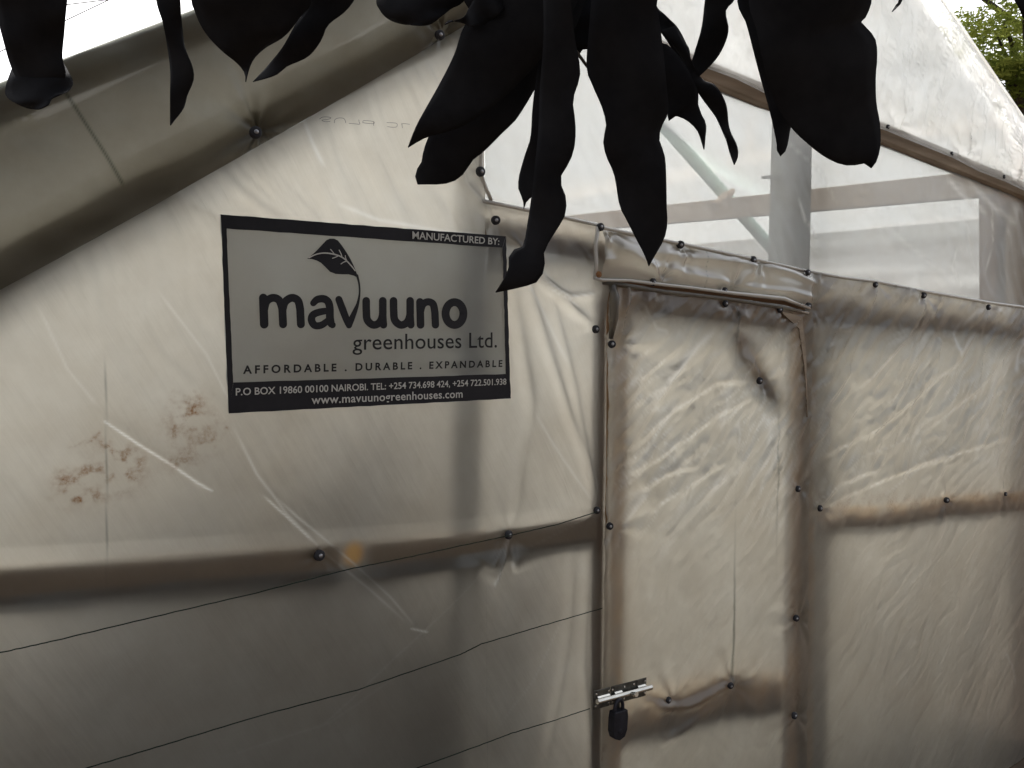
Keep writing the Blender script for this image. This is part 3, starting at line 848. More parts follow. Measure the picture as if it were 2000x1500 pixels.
board('tie_beam', [(960, -55), (1100, -10), (1370, 112), (1500, 165), (1730, 240), (1990, 350), (2085, 398), (2085, 418), (1990, 379), (1730, 276), (1500, 204), (1370, 152), (1100, 48), (960, 0)], 0.0225, 0.040, M['wood_dull'])
def post(name, pts, r, mat, parent=gh, n=12):
    mb = MB()
    mb.tube(pts, r, n)
    return mb.build(name, mat, parent, True)
def pole_px(name, a, b, off, r, mat, zlow=None):
    pa, pb = W(a[0], a[1], off), W(b[0], b[1], off)
    if zlow is not None:
        pb = pa + (pb - pa) * ((zlow - pa.z) / (pb.z - pa.z))
    pts = [pa.lerp(pb, i / 8) + Vector((0.004 * math.sin(i * 2.1), 0.004 * math.cos(i * 1.7), 0)) for i in range(9)]
    return post(name, pts, [r * (1 + 0.05 * math.sin(i * 2.9)) for i in range(9)], mat)
pole_px('gable_post', (915, 60), (900, 1400), -0.055, 0.028, M['wood_grey'], 0.0)
board('door_jamb', [(1160, 500), (1183, 505), (1170, 1500), (1152, 1500)], -0.010, 0.012, M['wood'])
board('door_jamb', [(1537, 205), (1588, 215), (1582, 540), (1592, 700), (1584, 1500), (1519, 1500), (1527, 540)], -0.085, 0.05, M['wood_grey'])
board('corner_post', [(1945, 372), (2010, 380), (2000, 1480), (1948, 1480)], -0.090, 0.06, M['wood'])
board('corner_post', [(1992, 388), (2045, 398), (2040, 1480), (1996, 1480)], -0.012, 0.05, M['wood_pale'])
# rafters behind the left verge
pole_px('rafter', (-260, 650), (950, -14), -0.026, 0.040, M['wood_grey'])
def rafter_up():
    mb = MB()
    a, b = W(-260, 305, 0.028), W(1010, -190, 0.028)
    mb.tube([a.lerp(b, i / 6) for i in range(7)], 0.026, 10)
    mb.build('rafter', M['wood_grey'], gh, True)
rafter_up()
# inside: eave beam running into the depth, brace pipe, stub, stays
def ibeam(name, p, q, wd, ht, mat):
    p, q = Vector(p), Vector(q)
    t = (q - p).normalized()
    a = t.cross(Vector((0, 0, 1))).normalized() * wd / 2
    b = a.cross(t).normalized() * ht / 2
    mb = MB()
    mb.prism([p - a - b, p + a - b, p + a + b, p - a + b], [q - a - b, q + a - b, q + a + b, q - a + b])
    return mb.build(name, mat, gh, False, 0.003)
bA, bB = AT(1950, 357, D + 0.05), None
d2 = ray(1172, 432)
tB = bA.x / d2.x
bB = EYE + d2 * tB
ext = bA + (bB - bA) * 1.35
ext.z = bB.z + (bB.z - bA.z) * 0.35
ibeam('eave_beam', bA, ext, 0.05, 0.088, M['wood_pale'])
pA, pB = AT(1283, 230, 2.84), AT(1530, 511, 2.75)
post('brace_pipe', [pA, pA.lerp(pB, 0.5), pB], 0.028, M['pipe'])
sA, sB = AT(1396, 402, 2.64), AT(1432, 372, 2.66)
mb = MB()
mb.tube([sA, sA.lerp(sB, 0.6), sB], [0.016, 0.024, 0.012], 6)
mb.build('timber_stub', M['wood_pale'], gh, False, 0.003)
board('post_band', [(1528, 338), (1586, 341), (1586, 346), (1528, 343)], -0.070, 0.07, M['wood_grey'], gh, 0.0005)
# purlins and posts deeper inside
for yy in (D + 2.3, D + 4.6):
    for uu in (0.6, 3.45):
        zt = min(left_rake(uu), right_rake(uu)) - 0.04
        post('inner_post', [Vector((uu, yy, 0)), Vector((uu + 0.01, yy, zt * 0.5)), Vector((uu, yy, zt))], 0.035, M['wood_grey'])
ibeam('ridge_beam', (APEX_U, D + 0.10, APEX_Z - 0.06), (APEX_U, YB - 0.05, APEX_Z - 0.06), 0.05, 0.08, M['wood_pale'])

# unseen leaf mass added inside to block light from the lower wall
def added_foliage():
    V, F = [], []
    for k in range(10500):
        x = rng.uniform(-0.38, 1.34) if k % 3 else rng.uniform(1.3, 3.4)
        y0 = 0.30 if x < 1.32 else 0.56
        y = D + y0 + abs(rng.normal()) * 0.6 if k % 2 else D + rng.uniform(y0, 5.5)
        zt = 1.80 if x < 0.95 else 1.55 if x < 1.3 else 1.16
        p = Vector((x, y, zt * (1 - abs(rng.normal()) * 0.42)))
        if p.z < 0.02:
            continue
        if p.z > min(left_rake(x), right_rake(x)) - 0.15 or x < UL + 0.03:
            continue
        a = Vector((rng.normal(), rng.normal(), rng.normal() * .5)).normalized() * rng.uniform(.05, .11)
        b = a.cross(Vector((rng.normal(), rng.normal(), rng.normal()))).normalized() * rng.uniform(.03, .06)
        i = len(V)
        V += [p - a, p - a * .2 + b, p + a, p - a * .2 - b]
        F.append((i, i + 1, i + 2, i + 3))
    o = mesh_obj('light_blocking_foliage', V, F, M['added_foliage'])
    o['kind'] = 'stuff'
    o['label'] = 'dark unseen foliage added inside the greenhouse to block light behind the film'
added_foliage()

dark_floor = grid_plane('added_floor_sheet', (UL + 0.03, D + 0.05, 0.006), (3.5, D + 0.05, 0.006), (3.5, YB - 0.05, 0.006), (UL + 0.03, YB - 0.05, 0.006), M['dark_floor'], amp=0.004, seed=21)  # unseen dark floor sheet added to darken the lower wall

# door timber
board('stile', [(1186, 556), (1219, 560), (1203, 1500), (1174, 1500)], -0.020, 0.008, M['wood_tan'], door_root)
board('stile', [(1526, 606), (1571, 614), (1564, 1500), (1519, 1500)], -0.020, 0.008, M['wood_tan'], door_root)
board('top_rail', [(1221, 560), (1524, 602), (1524, 640), (1221, 603)], -0.020, 0.010, M['wood'], door_root)
board('lock_rail', [(1208, 1350), (1260, 1318), (1425, 1286), (1519, 1290), (1519, 1356), (1400, 1368), (1206, 1400)], -0.016, 0.008, M['wood_tan'], door_root)
board('corner_brace', [(1408, 640), (1448, 645), (1505, 735), (1523, 790), (1480, 765), (1430, 690)], -0.010, 0.008, M['wood'], door_root)
board('gap_shade_strip', [(1527, 608), (1567, 619), (1575, 700), (1578, 815), (1572, 720), (1561, 642), (1531, 614)], 0.020, 0.006, M['wood_dull'], door_root, 0.0)  # dark strip standing in for the shadow gap between door and jamb

# ---- nails with rubber washers --------------------------------------
def washer_mesh(rust=False):
    mb = MB()
    prof = [(0.0002, 0.0020), (0.0050, 0.0024), (0.0080, 0.0022), (0.0092, 0.0010), (0.0095, -0.005)]
    n = 16
    v, f = [], []
    for r, h in prof:
        for k in range(n):
            a = 2 * math.pi * k / n
            v.append((r * math.cos(a), -h, r * math.sin(a)))
    for i in range(len(prof) - 1):
        for k in range(n):
            k2 = (k + 1) % n
            f.append((i * n + k, i * n + k2, (i + 1) * n + k2, (i + 1) * n + k))
    mb.add(v, f, 0)
    v, f = [], []
    for r, h in ((0.0001, 0.0042), (0.0030, 0.0040), (0.0036, 0.0032), (0.0036, 0.002)):
        for k in range(n):
            a = 2 * math.pi * k / n
            v.append((r * math.cos(a), -h, r * math.sin(a)))
    for i in range(3):
        for k in range(n):
            k2 = (k + 1) % n
            f.append((i * n + k, i * n + k2, (i + 1) * n + k2, (i + 1) * n + k))
    mb.add(v, f, 1)
    return mb
src = washer_mesh().build('nail_washer', [M['rubber'], M['nail']], gh, True)
def put_washer(o, p, parent, off, sc):
    q = W(p[0], p[1], off)
    o.parent = parent
    o.matrix_parent_inverse = parent.matrix_world.inverted()
    o.location = q
    o.scale = (sc, sc, sc)
    o.rotation_euler = (random.uniform(-0.25, 0.25), random.uniform(-3, 3), random.uniform(-0.25, 0.25))
OFFS = {(500, 258): 0.055, (860, 68): 0.055, (1735, 248): 0.042, (1860, 300): 0.042, (1962, 345): 0.042}
first = True
for p in NAILS_WALL:
    o = src if first else src.copy()
    if not first:
        C.objects.link(o)
    first = False
    off = OFFS.get(p, 0.026 if (p[1] < 610 and 1160 < p[0] < 1590) else 0.012)
    put_washer(o, p, gh, off, random.uniform(0.85, 1.1) * (1.15 if p[0] in (500, 969) else 0.8 if p[1] in (300, 248, 345, 965) else 1.0))
for p in NAILS_DOOR:
    o = src.copy()
    C.objects.link(o)
    put_washer(o, p, door_root, 0.022, random.uniform(0.85, 1.05))
mbr = washer_mesh()
rn = mbr.build('rusty_nail', [M['rust'], M['rust']], gh, True)
put_washer(rn, (1170, 536), gh, 0.028, 0.75)

# ---- slide bolt ------------------------------------------------------
def bolt():
    mb = MB()
    o0 = W(1158, 1368, 0.030)
    ex = (W(1262, 1340, 0.030) - o0)
    ex.y = 0
    L = ex.length
    ex.normalize()
    ez = Vector((-ex.z, 0, ex.x))
    ey = Vector((0, -1, 0))
    def P(x, z, y):
        return o0 + ex * x + ez * z + ey * y
    def box(x0, x1, z0, z1, y0, y1, m=0):
        mb.prism([P(x0, z0, y1), P(x1, z0, y1), P(x1, z1, y1), P(x0, z1, y1)], [P(x0, z0, y0), P(x1, z0, y0), P(x1, z1, y0), P(x0, z1, y0)], m)
    hh = 0.0215
    box(0, 0.30 * L, -hh, hh, 0, 0.002, 1)           # keeper plate
    box(0.315 * L, 0.99 * L, -hh, hh, 0, 0.002, 1)   # bolt plate
    for a, b in ((0.05, 0.27), (0.36, 0.50), (0.80, 0.95)):
        pts = [(math.cos(t), math.sin(t)) for t in np.linspace(0, math.pi, 9)]
        for r_, (x0, x1) in ((0.0095, (a * L, b * L)),):
            fr = [P(x0, r_ * c, 0.002 + r_ * s) for c, s in pts]
            bk = [P(x1, r_ * c, 0.002 + r_ * s) for c, s in pts]
            mb.prism(fr, bk, 0)
        box(a * L, b * L, -hh * 0.98, hh * 0.98, 0.002, 0.0036, 1)
    mb.tube([P(0.02 * L, 0, 0.011), P(0.5 * L, 0, 0.011), P(1.04 * L, 0, 0.011)], 0.0062, 12, 0)
    mb.tube([P(0.63 * L, 0, 0.014), P(0.63 * L, 0.002, 0.024), P(0.63 * L, 0.004, 0.032)], [0.004, 0.0048, 0.0062], 10, 0)
    for x in (0.04, 0.27, 0.34, 0.56, 0.74, 0.96):
        for z in (-0.014, 0.014):
            mb.tube([P(x * L, z, 0.001), P(x * L, z, 0.0042)], 0.0026, 8, 0)
    # hasp tab that takes the padlock
    box(0.40 * L, 0.46 * L, -0.040, -0.012, 0.006, 0.008, 1)
    return mb.build('slide_bolt', [M['chrome'], M['plate']], door_root, False, 0.0006)
bolt()

# ------------------------------------------------------------------ padlock (hangs from the bolt)
pl = thing('padlock', 'dark closed padlock hanging from the metal slide bolt of the film door', 'padlock', W(1206, 1410, 0.045))
def padlock():
    c = W(1207, 1412, 0.048)
    ax = Vector((0.06, 0, 1)).normalized()
    sx = Vector((1, 0, -0.06)).normalized()
    ring = [(-0.019, 0.030), (-0.0215, 0.014), (-0.021, -0.016), (-0.015, -0.031), (0.0, -0.037), (0.015, -0.031), (0.021, -0.016), (0.0215, 0.014), (0.019, 0.030)]
    mb = MB()
    mb.prism([c + sx * x + ax * z + Vector((0, -0.010, 0)) for x, z in ring], [c + sx * x + ax * z + Vector((0, 0.010, 0)) for x, z in ring])
    mb.tube([c + ax * -0.016 + Vector((0, -0.009, 0)), c + ax * -0.016 + Vector((0, -0.0112, 0))], 0.006, 12)
    mb.build('body', M['iron'], pl, False, 0.0025)
    mb = MB()
    arc = [c + sx * (0.012 * math.cos(t)) + ax * (0.034 + 0.020 * math.sin(t)) for t in np.linspace(0, math.pi, 12)]
    mb.tube([c + sx * 0.012 + ax * 0.02] + arc + [c - sx * 0.012 + ax * 0.02], 0.0042, 10)
    mb.build('shackle', M['iron'], pl, True)
padlock()

# ------------------------------------------------------------------ cords along the left sheet
def cord(pts, label):
    P = [W(p[0], p[1], 0.016) for p in pts]
    q = []
    for i in range(len(P) - 1):
        for k in range(10):
            a = P[i].lerp(P[i + 1], k / 10)
            q.append(a + Vector((0, 0.0003 * math.sin(k * 1.9 + i), 0.00035 * math.sin(k * 2.3 + i * 1.1))))
    q.append(P[-1])
    mb = MB()
    mb.tube(q, 0.0011, 6)
    o = mb.build('cord', M['cord'], None, True)
    return tag(o, label, 'cord', 'green cords tied across the film')
cord([(-120, 1302), (0, 1275), (100, 1253), (300, 1205), (500, 1158), (680, 1112), (780, 1092), (900, 1066), (995, 1046), (1090, 1024), (1165, 1000)], 'thin dark green cord crossing the timber rail up to the nail at the door jamb')
cord([(-150, 1598), (60, 1533), (200, 1491), (330, 1452), (500, 1400), (700, 1347), (900, 1278), (940, 1258), (1060, 1222), (1176, 1188)], 'thin dark green cord ending at the door jamb midway between rail and padlock')
cord([(760, 1520), (920, 1462), (1000, 1432), (1080, 1408), (1152, 1384)], 'thin dark green cord that ends at the left end of the slide bolt')

# ------------------------------------------------------------------ sign
ZX = lambda x, y: (420 + x / 3.3333, 400 + y / 3.3333)      # enlarged-view pixels of the sign to photo pixels
sign = thing('sign', 'grey printed sign with black border, leaf emblem and black lettering fixed to the film', 'sign', W(715, 612, 0.006))
SO = 0.017
def sheet(name, px, off, th, mat, parent, sub=1, m=0):
    fr = [W(p[0], p[1], off) for p in px]
    mb = MB()
    mb.prism(fr, [p + Vector((0, th, 0)) for p in fr])
    return mb.build(name, mat, parent)
O = [ZX(38, 62), ZX(1893, 205), ZX(1925, 1262), ZX(88, 1358)]
I = [ZX(75, 155), ZX(1872, 280), ZX(1893, 1102), ZX(118, 1157)]
def sign_sheet():
    n = 80
    a, b, c_, d = (W(p[0], p[1], SO) for p in O)
    v = []
    for i in range(n + 1):
        for j in range(46):
            s, t = i / n, j / 45
            p = (a * (1 - s) + b * s) * (1 - t) + (d * (1 - s) + c_ * s) * t
            v.append(p + Vector((0.0012 * float(vnoise(j * 0.3, i * 0.2, 4)) * (1 if i in (0, n) else 0), 0.002, 0.0010 * float(vnoise(i * 0.3, j * .3, 5)))))
    f = [(i * 46 + j, i * 46 + j + 1, (i + 1) * 46 + j + 1, (i + 1) * 46 + j) for i in range(n) for j in range(45)]
    return mesh_obj('backing_sheet', v, f, M['sign'], sign, True)
sign_sheet()
def lerp2(p, q, t):
    return (p[0] * (1 - t) + q[0] * t, p[1] * (1 - t) + q[1] * t)
bd = MB()
def ragged(q, off=SO + 0.001):
    bd.prism([W(p[0], p[1], off) for p in q], [W(p[0], p[1], off - 0.0006) for p in q])
def edge(o0, o1, i0, i1, n=26, jit=1.1):
    a = [lerp2(o0, o1, k / n) for k in range(n + 1)]
    b = [lerp2(i0, i1, k / n) for k in range(n + 1)]
    b = [(p[0] + random.uniform(-jit, jit) * .4, p[1] + random.uniform(-jit, jit) * .5) for p in b]
    a = [(p[0] + random.uniform(-jit, jit) * .6, p[1] + random.uniform(-jit, jit) * .5) for p in a]
    for k in range(n):
        ragged([a[k], a[k + 1], b[k + 1], b[k]])
edge(O[0], O[1], I[0], I[1])
edge(O[3], O[2], I[3], I[2])
edge(O[0], O[3], I[0], I[3])
edge(O[1], O[2], I[1], I[2])
bd.build('border', M['ink'], sign)

# strokes with round ends, in enlarged-view pixels
LZ = [SO + 0.0022]
def stroke(mb, pts, wd, n_cap=10, off=None, caps=True):
    LZ[0] += 0.00002
    o_ = off if off is not None else LZ[0]
    # smooth the centre line
    P = [Vector((p[0], p[1], 0)) for p in pts]
    ws = wd if isinstance(wd, (list, tuple)) else [wd] * len(P)
    Q, R = [], []
    for i in range(len(P) - 1):
        p0, p1, p2, p3 = P[max(i - 1, 0)], P[i], P[i + 1], P[min(i + 2, len(P) - 1)]
        for k in range(6):
            t = k / 6
            Q.append(0.5 * ((2 * p1) + (p2 - p0) * t + (2 * p0 - 5 * p1 + 4 * p2 - p3) * t * t + (3 * p1 - p0 - 3 * p2 + p3) * t ** 3))
            R.append((ws[i] * (1 - t) + ws[i + 1] * t) / 2)
    Q.append(P[-1])
    R.append(ws[-1] / 2)
    left, right = [], []
    for i, q in enumerate(Q):
        d = Q[min(i + 1, len(Q) - 1)] - Q[max(i - 1, 0)]
        d = d.normalized() if d.length > 1e-6 else Vector((1, 0, 0))
        nn = Vector((-d.y, d.x, 0))
        left.append(q + nn * R[i])
        right.append(q - nn * R[i])
    V = [W(*ZX(p.x, p.y), o_) for p in left + right]
    n = len(Q)
    mb.add(V, [(i, i + 1, n + i + 1, n + i) for i in range(n - 1)])
    for q, r, dd in () if not caps else ((Q[0], R[0], Q[0] - Q[1]), (Q[-1], R[-1], Q[-1] - Q[-2])):
        a0 = math.atan2(dd.y, dd.x)
        cap = [W(*ZX(q.x + r * math.cos(a0 + a), q.y + r * math.sin(a0 + a)), o_) for a in np.linspace(-math.pi / 2, math.pi / 2, n_cap)]
        mb.add(cap, [tuple(range(n_cap))])
lt = MB()
sw = 56
stroke(lt, [(314, 606), (317, 690), (320, 778)], sw)
stroke(lt, [(318, 690), (335, 630), (375, 606), (415, 620), (436, 670), (440, 720), (443, 778)], sw - 4)
stroke(lt, [(438, 690), (455, 634), (498, 606), (538, 622), (553, 672), (556, 720), (559, 778)], sw - 4)
stroke(lt, [(640, 640), (665, 617), (705, 612), (735, 630), (747, 670), (748, 730), (755, 770), (764, 782)], [42, 48, 50, 50, 50, 52, 50, 44])
stroke(lt, [(745, 690), (690, 696), (640, 715), (628, 750), (650, 785), (695, 782), (745, 745)], [40, 46, 48, 50, 48, 46, 40])
stroke(lt, [(806, 616), (830, 680), (855, 745), (872, 785)], [46, 48, 46, 40])
stroke(lt, [(872, 785), (888, 745), (912, 690), (930, 640), (941, 575), (938, 515), (925, 460)], [40, 40, 30, 18, 11, 12, 16])
for x in (984, 1162):
    stroke(lt, [(x, 625), (x + 1, 690), (x + 8, 750), (x + 45, 782), (x + 85, 768), (x + 106, 725), (x + 108, 670), (x + 108, 625)], sw - 6)
    stroke(lt, [(x + 108, 700), (x + 110, 745), (x + 113, 782)], sw - 8)
stroke(lt, [(1334, 632), (1336, 700), (1338, 782)], sw - 6)
stroke(lt, [(1336, 700), (1352, 650), (1385, 632), (1418, 645), (1430, 690), (1433, 735), (1435, 782)], sw - 8)
oc = [(1559 + 58 * math.cos(a), 708 + 74 * math.sin(a)) for a in np.linspace(0, 2 * math.pi + 0.05, 26)]
stroke(lt, oc, sw - 4, caps=False)

# built-in font text fitted to a quad of enlarged-view pixels
def text_geo(txt, spacing=1.0, bold=0.0):
    cu = bpy.data.curves.new('tmp_text', 'FONT')
    cu.body = txt
    cu.space_character = spacing
    cu.offset = bold
    cu.resolution_u = 4
    ob = bpy.data.objects.new('tmp_text', cu)
    C.objects.link(ob)
    bpy.context.view_layer.update()
    me = ob.evaluated_get(bpy.context.evaluated_depsgraph_get()).to_mesh()
    v = np.array([q.co[:] for q in me.vertices])
    f = [tuple(p.vertices) for p in me.polygons]
    ob.to_mesh_clear()
    bpy.data.objects.remove(ob)
    bpy.data.curves.remove(cu)
    return v, f
def text(mb, txt, tl, tr, br, bl, spacing=1.0, bold=0.0, off=None, zx=ZX):
    LZ[0] += 0.00002
    o_ = off if off is not None else LZ[0]
    v, f = text_geo(txt, spacing, bold)
    lo, hi = v.min(0), v.max(0)
    q = [W(*zx(*p), o_) for p in (tl, tr, br, bl)]
    V = []
    for p in v:
        s = (p[0] - lo[0]) / (hi[0] - lo[0])
        t = (p[1] - lo[1]) / (hi[1] - lo[1])
        V.append((q[3] * (1 - s) + q[2] * s) * (1 - t) + (q[0] * (1 - s) + q[1] * s) * t)
    mb.add(V, f)
text(lt, 'greenhouses Ltd.', (895, 845), (1835, 830), (1835, 962), (895, 978), 1.02, 0.004)
text(lt, 'AFFORDABLE . DURABLE . EXPANDABLE', (182, 1046), (1872, 1010), (1870, 1056), (182, 1102), 1.5, 0.03)
lt.build('dark_lettering', M['ink'], sign)
lw = MB()
text(lw, 'MANUFACTURED BY:', (1285, 172), (1852, 218), (1850, 262), (1285, 222), 1.0, 0.014)
text(lw, 'P.O BOX 19860 00100 NAIROBI. TEL: +254 734.698 424, +254 722.501.938', (135, 1193), (1897, 1130), (1897, 1178), (135, 1250), 1.0, 0.014)
text(lw, 'www.mavuunogreenhouses.com', (628, 1242), (1612, 1204), (1612, 1272), (628, 1316), 1.05, 0.014)
lw.build('pale_lettering', M['ink_light'], sign)
em = MB()
leaf_px = [(600, 352), (630, 328), (660, 300), (695, 262), (725, 230), (748, 220), (775, 220), (800, 232), (828, 268), (855, 308), (880, 350), (902, 395), (918, 435), (930, 468), (918, 470), (905, 462), (870, 453),
           (830, 453), (785, 450), (748, 436), (718, 405), (690, 378), (660, 362), (630, 353)]
em.prism([W(*ZX(*p), SO + 0.0022) for p in leaf_px], [W(*ZX(*p), SO + 0.0012) for p in leaf_px])
em.build('emblem_leaf', M['ink'], sign)
vn = MB()
for pts, wd in (([(612, 345), (660, 322), (720, 314), (790, 326), (840, 350), (885, 395), (912, 430)], [7, 8, 9, 9, 9, 8, 5]), ([(752, 290), (765, 305), (778, 322)], 5), ([(808, 295), (820, 318), (828, 342)], 6),
                ([(765, 348), (782, 342), (800, 334)], 6), ([(820, 385), (840, 372), (858, 368)], 6), ([(848, 330), (850, 345), (858, 362)], 5)):
    stroke(vn, pts, wd, off=SO + 0.0030)
vn.build('emblem_veins', M['ink_light'], sign)

# faint mirrored print on the film, upper left
pr = MB()
Z2 = lambda x, y: (560 + x / 6.25, 190 + y / 6.25)
Z2toZX = lambda x, y: ((Z2(x, y)[0] - 420) * 3.3333, (Z2(x, y)[1] - 400) * 3.3333)
for pts in ([(400, 265), (440, 242), (500, 240), (540, 252), (500, 270), (430, 280), (470, 298), (530, 295)], [(582, 312), (590, 272), (640, 252), (700, 262), (722, 312)], [(760, 318), (830, 324), (890, 328), (884, 300), (880, 275)],
            [(930, 300), (945, 285), (1055, 295), (1058, 322), (940, 312), (930, 300)], [(1058, 295), (1062, 345)], [(1222, 310), (1300, 312), (1345, 322), (1342, 360), (1290, 366), (1230, 358)], [(1405, 322), (1412, 375)],
            [(1400, 325), (1440, 322), (1500, 330)]):
    stroke(pr, [Z2toZX(*p) for p in pts], 3.4, 4, off=0.0125)
pr.build('faint_print', M['ink_faint'], gh)

# ------------------------------------------------------------------ mango-like tree the photo looks out from under
tree = thing('broadleaf_tree', 'dark broad-leaved tree whose long drooping leaves hang across the top in silhouette', 'tree', (-1.5, -1.7, 0))
def resample(pts, n):
    P = [Vector((p[0], p[1], 0)) for p in pts]
    # Catmull-Rom then equal arc length
    Q = []
    for i in range(len(P) - 1):
        p0, p1, p2, p3 = P[max(i - 1, 0)], P[i], P[i + 1], P[min(i + 2, len(P) - 1)]
        for k in range(8):
            t = k / 8
            Q.append(0.5 * ((2 * p1) + (p2 - p0) * t + (2 * p0 - 5 * p1 + 4 * p2 - p3) * t * t + (3 * p1 - p0 - 3 * p2 + p3) * t ** 3))
    Q.append(P[-1])
    L = [0]
    for a, b in zip(Q, Q[1:]):
        L.append(L[-1] + (b - a).length)
    out, j = [], 0
    for i in range(n):
        s = L[-1] * i / (n - 1)
        while j < len(L) - 2 and L[j + 1] < s:
            j += 1
        f = (s - L[j]) / max(L[j + 1] - L[j], 1e-9)
        out.append(Q[j].lerp(Q[j + 1], min(max(f, 0), 1)))
    return out
def blade(left, right, dep, tilt=0.0, fold=0.10, wave=0.004, seed=0):
    """one leaf blade between its two margins (base to tip); real thickness, folded along the midrib"""
    n, k = 36, 9
    A, B = resample(left, n), resample(right, n)
    v = []
    for i in range(n):
        t = i / (n - 1)
        wpx = (A[i] - B[i]).length / FPX * dep
        for j in range(k):
            s = j / (k - 1)
            q = A[i].lerp(B[i], s)
            dd = dep + tilt * (t - 0.5) - fold * 4 * (0.25 - (s - 0.5) ** 2) * wpx + wave * math.sin(t * 17 + seed + (3 if s > .5 else 0)) * abs(2 * s - 1)
            v.append(DEP(q.x, q.y, dd))
    f = [(i * k + j, i * k + j + 1, (i + 1) * k + j + 1, (i + 1) * k + j) for i in range(n - 1) for j in range(k - 1)]
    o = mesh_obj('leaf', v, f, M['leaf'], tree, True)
    md = o.modifiers.new('solid', 'SOLIDIFY')
    md.thickness = 0.0006
    md.offset = 0
    return o
